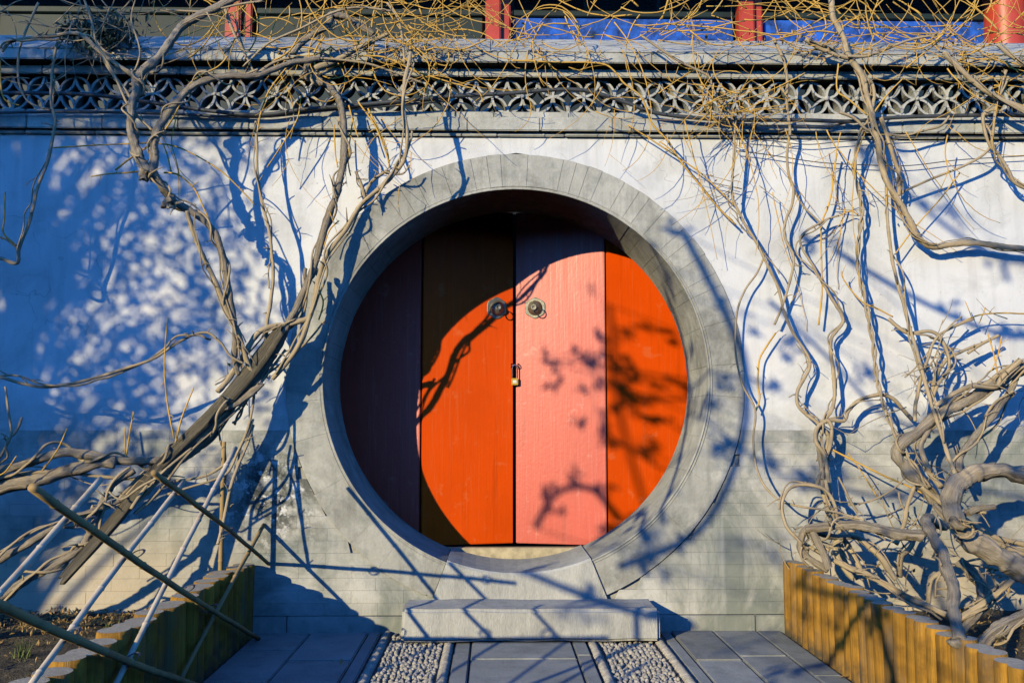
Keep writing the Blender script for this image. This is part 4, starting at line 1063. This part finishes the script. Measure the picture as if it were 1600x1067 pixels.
tangle(rv, [(820,50,30,16,14,0.15,0.6,2.2,hi), (870,55,60,14,18,0.3,0.9,2.5,hi), (960,40,70,16,20,0.4,1.1,2.6,hi), (1060,35,70,18,20,0.4,1.1,2.6,hi), (1180,35,70,20,14,0.4,1.0,2.4,hi),
            (1300,30,60,24,22,0.3,1.0,2.6,hi), (1400,40,60,22,24,0.4,1.1,2.6,hi), (1470,60,35,18,30,0.2,0.8,2.5,hi), (1560,40,40,24,24,0.3,0.9,2.5,hi), (1530,80,50,20,14,0.2,0.7,2.4,(0.14,0.3)),
            (1140,172,22,12,22,0.12,0.45,2.2,(0.14,0.24)), (1170,150,40,22,12,0.2,0.7,2.2,(0.14,0.26)), (1560,130,30,25,12,0.2,0.6,2.4,(0.16,0.28)), (1000,165,30,20,8,0.15,0.5,2.0,(0.14,0.24)), (1250,120,60,30,8,0.3,0.8,2.2,(0.15,0.3))], M['twig'])
tangle(rv, [(1310,340,25,15,5,0.1,0.35,2,(0.05,0.12)), (1150,290,25,20,8,0.15,0.4,1.9,(0.05,0.12)), (1460,600,30,30,8,0.15,0.5,2.4,(0.15,0.3)), (1370,860,60,25,9,0.2,0.6,3.2,(0.2,0.5)), (1440,760,40,30,9,0.2,0.5,3,(0.2,0.4)), (1560,900,40,30,6,0.2,0.5,3,(0.2,0.4)), (1520,540,40,30,7,0.15,0.4,2.4,(0.12,0.2))], M['stem'])
hangers(rv, [(1140,190,25,12,0.3,0.9,2.0,(0.14,0.2)), (1060,190,40,6,0.25,0.6,1.7,(0.14,0.2)), (1200,200,30,6,0.4,1.2,2.2,(0.14,0.2)), (1290,200,40,8,0.4,1.1,2.2,(0.14,0.2)), (1380,220,40,5,0.4,1.1,2.2,(0.12,0.18)), (1500,200,50,8,0.3,0.9,2.2,(0.14,0.2)), (1580,200,20,5,0.4,1.2,2.2,(0.14,0.2)), (1240,330,40,5,0.4,0.9,2.2,(0.05,0.1)), (960,110,30,5,0.2,0.5,1.6,(0.14,0.2))], M['twig'])
hangers(lv, [(540,190,20,6,0.2,0.6,1.7,(0.14,0.2)), (610,190,25,6,0.2,0.5,1.6,(0.14,0.2)), (430,190,30,3,0.3,0.7,1.8,(0.15,0.25)), (330,210,40,3,0.3,0.6,1.8,(0.2,0.3))], M['twig'])

# the hollow dead trunk caught in the vine
def dead_trunk():
    a_ = Acc()
    pix = [(440,515),(410,560),(372,606),(330,650),(278,700),(225,755),(180,812),(140,858),(97,906)]
    p = [0.24,0.27,0.30,0.34,0.40,0.48,0.55,0.62,0.68]; w = [20,22,23,21,20,19,19,17,14]
    pts = [P(x, y, p[i]) for i, (x, y) in enumerate(pix)]; rad = [w[i] / 2 * (5.5 - p[i]) / F for i in range(len(pix))]
    pts, rad = catmull(pts, rad, 9)
    n = 22; base = 0; up = Vector((0, -1, 0)); L_ = 0; last = len(pts) - 1
    for i, q in enumerate(pts):
        t = (pts[min(i + 1, last)] - pts[max(i - 1, 0)]).normalized()
        s1 = t.cross(up).normalized(); s2 = s1.cross(t)
        if i: L_ += (q - pts[i - 1]).length
        for k in range(n):
            a = 2 * math.pi * k / n
            ridge = 1 + 0.38 * noise.noise(Vector((math.cos(a) * 2.6, math.sin(a) * 2.6, L_ * 0.9))) + 0.20 * noise.noise(Vector((math.cos(a) * 8, math.sin(a) * 8, L_ * 1.6)))
            ridge -= 0.42 * max(0, math.cos(a - 1.2)) ** 6                    # long split down its face
            fl = 1.0
            jag = 0.05 * noise.noise(Vector((math.cos(a) * 5, math.sin(a) * 5, 2))) if i in (0, last) else 0
            a_.v.append(q + (s1 * math.cos(a) + s2 * math.sin(a) * 0.75) * rad[i] * ridge + t * jag); a_.uv.append((L_, k / n))
    for i in range(last):
        for k in range(n):
            k2 = (k + 1) % n; a_.f.append((i * n + k, i * n + k2, (i + 1) * n + k2, (i + 1) * n + k))
    for i, sgn in ((0, -1), (last, 1)):
        c0 = len(a_.v); t = (pts[min(i + 1, last)] - pts[max(i - 1, 0)]).normalized()
        a_.v.append(pts[i] - t * sgn * 0.06); a_.uv.append((0, 0))
        for k in range(n):
            k2 = (k + 1) % n; a_.f.append((i * n + k, i * n + k2, c0))
    return a_.mesh('dead_trunk', M['dead'])
for dx, dy, w_ in ((6, 10, 6), (-9, -6, 5), (14, 18, 4), (-4, 16, 7), (2, -12, 4)):
    branch(lv, [(432 + dx, 528 + dy), (372 + dx, 606 + dy), (330 + dx * 0.4, 652 + dy), (278 + dx, 702 + dy * 0.5), (228 + dx * 1.3, 752 + dy), (196 + dx, 785 + dy)], (w_, w_ * 1.3), (0.2, 0.36, 0.5), spurs=3, comp=False)
link('dead_trunk', dead_trunk(), label='dark split dead trunk lying slantwise among the left vine stems', cat='trunk')

# ------------------------------------------------------------------ cables and wires
def line(name, pix, w, p, m, label, cat, group=None):
    a_ = Acc(); k = len(pix)
    pts, rad = catmull([P(x, y, p) for x, y in pix], [w / 2 * (5.5 - p) / F] * k, 8)
    tube(a_, pts, rad, 8, 0.03)
    link(name, a_.mesh(name, m), label=label, cat=cat, group=group)
line('cable', [(-60,146),(60,146),(160,150),(300,170),(400,180),(470,172),(540,166),(640,157),(720,150),(800,146),(860,141),(905,141),(940,148),(985,163),(1020,176),(1080,184),(1150,188),(1250,188),(1330,190),(1400,184),(1500,181),(1660,178)], 6.5, 0.115, M['cable'], 'thick dark cable looping across the tiled lattice of the wall crest', 'cable')
line('cable', [(-60,178),(100,175),(260,178),(400,183),(520,172),(640,163),(700,157)], 4.5, 0.10, M['cable'], 'thinner dark cable along the left half of the lattice ledge', 'cable')
line('cable', [(1120,192),(1200,197),(1290,198),(1340,189),(1420,184),(1520,180),(1660,186)], 3.5, 0.10, M['cable'], 'thin dark cable on the ledge at the right end of the crest', 'cable')
line('wire', [(1150,216),(1200,220),(1260,226),(1310,222),(1380,217),(1450,214),(1560,214),(1660,213)], 1.6, 0.05, M['wire'], 'upper of two fine wires across the white plaster on the right', 'wire', 'wires on the right plaster')
line('wire', [(1150,236),(1200,242),(1280,254),(1350,258),(1420,259),(1500,250),(1600,244),(1660,240)], 1.6, 0.05, M['wire'], 'lower of two fine wires across the white plaster on the right', 'wire', 'wires on the right plaster')

# ------------------------------------------------------------------ small plants and litter
def leafquad(a_, p, s, rnd=random, droop=None, wd=0.42):
    e = Euler((rnd.uniform(0, 6.28), rnd.uniform(0, 6.28), rnd.uniform(0, 6.28))) if droop is None else Euler((rnd.gauss(0, droop), rnd.gauss(0, droop), rnd.uniform(0, 6.28)))
    mt = e.to_matrix(); b0 = len(a_.v)
    for q in ((-1, 0, 0), (0, -wd, 0.14), (1, 0, -0.05), (0, wd, 0.14)): a_.v.append(p + mt @ (Vector(q) * s))
    a_.f += [(b0, b0 + 1, b0 + 2), (b0, b0 + 2, b0 + 3)]
for par, boxes in ((lv, [(398, 572, 14, 12, 16), (640, 55, 40, 16, 30), (820, 55, 25, 16, 30)]), (rv, [(1140, 172, 22, 12, 40), (1110, 275, 6, 6, 8), (1250, 58, 20, 14, 26), (1470, 66, 30, 16, 50), (1390, 306, 8, 6, 6), (1490, 730, 10, 12, 12), (1400, 870, 40, 22, 20), (1200, 62, 50, 6, 36), (1560, 905, 24, 20, 16)])):
    a_ = Acc()
    for (px, py, sxp, syp, n) in boxes:
        for i in range(n): leafquad(a_, P(px + random.gauss(0, sxp), py + random.gauss(0, syp), random.uniform(0.12, 0.3)), random.uniform(0.008, 0.024))
    link('dry_leaves', a_.mesh('dry_leaves', M['dryleaf'], False), par, kind='stuff')
a_ = Acc()
for i in range(900):
    px = random.gauss(155, 30); py = random.gauss(52, 14)
    if not 85 < px < 235 or py > 84 or py < 8: continue
    leafquad(a_, P(px, py, random.uniform(0.0, 0.25)), random.uniform(0.014, 0.034))
sp = empty('leafy_sprig', tuple(P(150, 80, 0.1)), label='dark green leafy sprig growing on top of the wall crest at far left', cat='plant')
link('foliage', a_.mesh('foliage', M['leaf'], False), sp)
a_ = Acc()
for i in range(14):
    p0 = P(150 + random.uniform(-15, 15), 80, 0.12); tube(a_, [p0, p0 + Vector((random.gauss(0, 0.06), 0, 0.08)), p0 + Vector((random.gauss(0, 0.16), random.gauss(0, 0.05), 0.18))], [0.004, 0.003, 0.002], 5, 0)
link('stem', a_.mesh('stem', M['stem']), sp)

a_ = Acc()
for i in range(4600):
    left = random.random() < 0.62
    if left: x = random.uniform(-4.0, XL - 0.14); y = -abs(random.gauss(0, 0.22)) - 0.01 if random.random() < 0.7 else random.uniform(-2.6, -0.02)
    else: x = random.uniform(XR + 0.16, 3.8); y = random.uniform(-2.2, -0.02)
    leafquad(a_, Vector((x, y, soilz(x, y) + random.uniform(0.004, 0.03))), random.uniform(0.007, 0.018), droop=0.8)
link('leaf_litter', a_.mesh('leaf_litter', M['dryleaf'], False), label='dry brown leaf litter scattered over the soil of both beds', cat='leaves', kind='stuff')
a_ = Acc()
for (px, py, n) in ((790, 1000, 14), (735, 998, 5), (860, 998, 5), (1000, 995, 3), (536, 1037, 2), (1318, 1060, 2)):
    c0 = PX(px, py, 0.2); v_ = ray(px, py); t = -CAM.z / v_.z; c0 = CAM + v_ * t
    for i in range(n): leafquad(a_, c0 + Vector((random.gauss(0, 0.06), random.gauss(0, 0.012), 0.008 + random.uniform(0, 0.01))), random.uniform(0.012, 0.028), droop=0.5)
link('fallen_leaves', a_.mesh('fallen_leaves', M['dryleaf'], False), label='a few curled dry leaves lying under the front edge of the stone step', cat='leaves', kind='stuff')
def tuft(px, py, n, h, lab):
    v_ = ray(px, py); t = (0.08 - CAM.z) / v_.z; c0 = CAM + v_ * t
    a2 = Acc()
    for i in range(n):
        b0 = len(a2.v); an = random.uniform(0, 6.28); q = c0 + Vector((random.gauss(0, 0.03), random.gauss(0, 0.03), -0.02)); d_ = Vector((math.cos(an), math.sin(an), 0)); s_ = d_.cross(Vector((0, 0, 1))) * 0.003
        hh = h * random.uniform(0.5, 1.1)
        for k, (u_, w_) in enumerate(((0, 1), (0.4, 0.8), (0.75, 0.5), (1.0, 0.05))):
            c_ = q + d_ * (hh * 0.5 * u_ * u_) + Vector((0, 0, hh * u_)); a2.v += [c_ - s_ * w_, c_ + s_ * w_]
        for k in range(3): a2.f.append((b0 + 2 * k, b0 + 2 * k + 1, b0 + 2 * k + 3, b0 + 2 * k + 2))
    link('grass_tuft', a2.mesh('grass_tuft', M['grass'], False), label=lab, cat='grass', group='grass tufts in the left bed')
tuft(38, 1025, 40, 0.10, 'yellow green grass tuft near the lower left corner of the picture'); tuft(175, 985, 26, 0.09, 'thin grass tuft in the left bed beside the pale leaning pole'); tuft(378, 912, 40, 0.16, 'green grass tuft at the wall end of the left log border')

# ------------------------------------------------------------------ trees standing beyond the left of the picture; their shade falls on the wall
K = Vector((0.76, 1.0, -0.387))
def back(x, z, t): return Vector((x, 0, z)) - K * t
def in_view(p, mar=0.25):
    q = CM.transposed() @ (p - CAM)
    return q.z < 0.3 and abs(q.x) < -q.z * 0.5442 + mar and abs(q.y) < -q.z * 0.363 + mar
def leafy(a_, c0, r, n, s0, s1):
    if in_view(c0): return
    for i in range(n):
        d_ = Vector((random.gauss(0, 1), random.gauss(0, 1), random.gauss(0, 1))).normalized() * r * random.random() ** 0.45
        leafquad(a_, c0 + d_, random.uniform(s0, s1))
t1 = empty('leafy_tree', tuple(back(-3.0, 0, 5.6) * Vector((1, 1, 0)) if False else (-6.4, -4.6, 0)), label='dense leafy tree left of the viewer that dapples the left wall with shade', cat='tree')
a_ = Acc(); br = Acc(); tb = Vector((-6.4, -4.6, -0.05))
tube(br, catmull([tb, tb + Vector((0.1, 0, 1.4)), tb + Vector((-0.05, 0.05, 2.8)), tb + Vector((0.1, 0, 4.2)), tb + Vector((0, 0, 5.4))], [0.15, 0.12, 0.10, 0.06, 0.02], 6)[0], catmull([Vector()] * 5, [0.15, 0.12, 0.10, 0.06, 0.02], 6)[1], 10, 0.1)
nl = 0; lv_ = []
while nl < 9800:
    x = random.uniform(-4.2, -1.3); z = random.uniform(0.75, 3.7)
    dens = min(1.0, max(0.0, (-1.35 - x) / 1.25)) ** 0.8
    dens *= 0.35 + 1.1 * max(0.0, 0.5 + 1.3 * noise.noise(Vector((x * 2.6, z * 2.6, 4.1))))
    if z < 1.2: dens *= 0.5
    if random.random() > dens: continue
    c0 = back(x, z, random.uniform(2.9, 4.1)); nl += 1
    leafquad(a_, c0, random.uniform(0.035, 0.065), wd=0.28)
    if nl % 60 == 0:
        st = tb + Vector((0, 0, min(5.0, max(1.4, c0.z - 0.6)))); md = (st + c0) / 2 + Vector((0, 0, 0.15))
        pp, rr = catmull([st, md, c0], [0.025, 0.014, 0.004], 4); tube(br, pp, rr, 5, 0)
link('trunk', br.mesh('trunk', M['bark']), t1); link('crown', a_.mesh('crown', M['leaf'], False), t1)

t2 = empty('sparse_tree', (-1.5, -6.6, 0), label='sparse tree behind the viewer whose thin boughs shade the gate and right wall', cat='tree')
a_ = Acc(); br = Acc(); tb = Vector((-1.5, -6.6, -0.05))
tube(br, catmull([tb, tb + Vector((0.05, 0, 1.8)), tb + Vector((0, 0.1, 3.4)), tb + Vector((0.1, 0, 5.0))], [0.12, 0.10, 0.08, 0.03], 6)[0], catmull([Vector()] * 4, [0.12, 0.10, 0.08, 0.03], 6)[1], 10, 0.1)
boughs = [([(0.62,2.2),(0.70,1.7),(0.74,1.2),(0.86,0.6)], 0.020), ([(0.2,1.55),(0.6,1.62),(1.0,1.50),(1.45,1.42)], 0.010), ([(0.7,1.45),(1.1,1.2),(1.5,0.9),(1.9,0.75)], 0.010), ([(1.0,2.3),(1.2,1.9),(1.35,1.5),(1.3,1.0),(1.05,0.55),(0.6,0.35)], 0.022),
          ([(1.5,1.9),(1.9,1.5),(2.2,1.2),(2.7,1.1)], 0.012), ([(0.1,0.6),(0.35,0.78),(0.6,0.72),(0.75,0.5)], 0.02), ([(2.0,2.9),(2.4,2.5),(2.8,2.2),(3.2,2.1)], 0.016), ([(1.9,2.2),(2.4,1.9),(2.9,1.7),(3.3,1.75)], 0.018), ([(1.6,0.9),(2.1,0.75),(2.6,0.8),(3.1,0.7)], 0.015), ([(0.0,0.35),(0.5,0.15),(1.0,0.0)], 0.02), ([(1.7,0.2),(2.2,0.0),(2.7,-0.15),(3.2,-0.4)], 0.02), ([(2.0,-0.35),(2.5,-0.1),(3.0,0.1),(3.6,0.05)], 0.02), ([(2.4,0.3),(2.55,-0.1),(2.7,-0.5)], 0.02)]
boughs += [([(0.14,2.2),(0.17,1.95),(0.21,1.45),(0.34,0.9)], 0.013), ([(0.08,1.78),(0.35,1.77),(0.64,1.74)], 0.009), ([(-0.3,1.86),(0.0,1.83),(0.3,1.72)], 0.006), ([(-0.42,0.78),(-0.25,1.0),(0.02,1.0),(0.2,0.8)], 0.022), ([(0.2,1.3),(0.45,1.15),(0.7,1.1)], 0.008)]
for bl, r in boughs:
    t = random.uniform(3.5, 4.8)
    while True:
        q = [back(x, z, t + random.uniform(-0.1, 0.1)) for x, z in bl]
        if not any(in_view(p) for p in q) : break
        t += 0.3
    pp, rr = catmull(q, [r] * len(q), 5); tube(br, pp, rr, 6, 0.1)
    st = tb + Vector((0, 0, min(4.9, max(1.5, q[0].z - 0.5)))); tube(br, [st, (st + q[0]) / 2 + Vector((0, 0, 0.12)), q[0]], [0.004, 0.004, 0.004], 5, 0)
    for p in pp:
        if random.random() < 0.45: leafy(a_, p + Vector((random.gauss(0, 0.07), random.gauss(0, 0.07), random.gauss(0, 0.07))), 0.07, 7, 0.03, 0.055)
for i in range(16):
    leafy(a_, back(random.uniform(-0.1, 0.75), random.uniform(1.25, 2.15), random.uniform(3.4, 4.4)), 0.05, 6, 0.025, 0.05)
    x = random.uniform(0.45, 3.4); z = random.uniform(-0.4, 1.15)
    leafy(a_, back(x, z, random.uniform(4.4, 5.4) if z > 1.0 else random.uniform(6.3, 7.2)), 0.12, 12, 0.03, 0.055)
link('trunk', br.mesh('trunk', M['bark']), t2); link('crown', a_.mesh('crown', M['leaf'], False), t2)
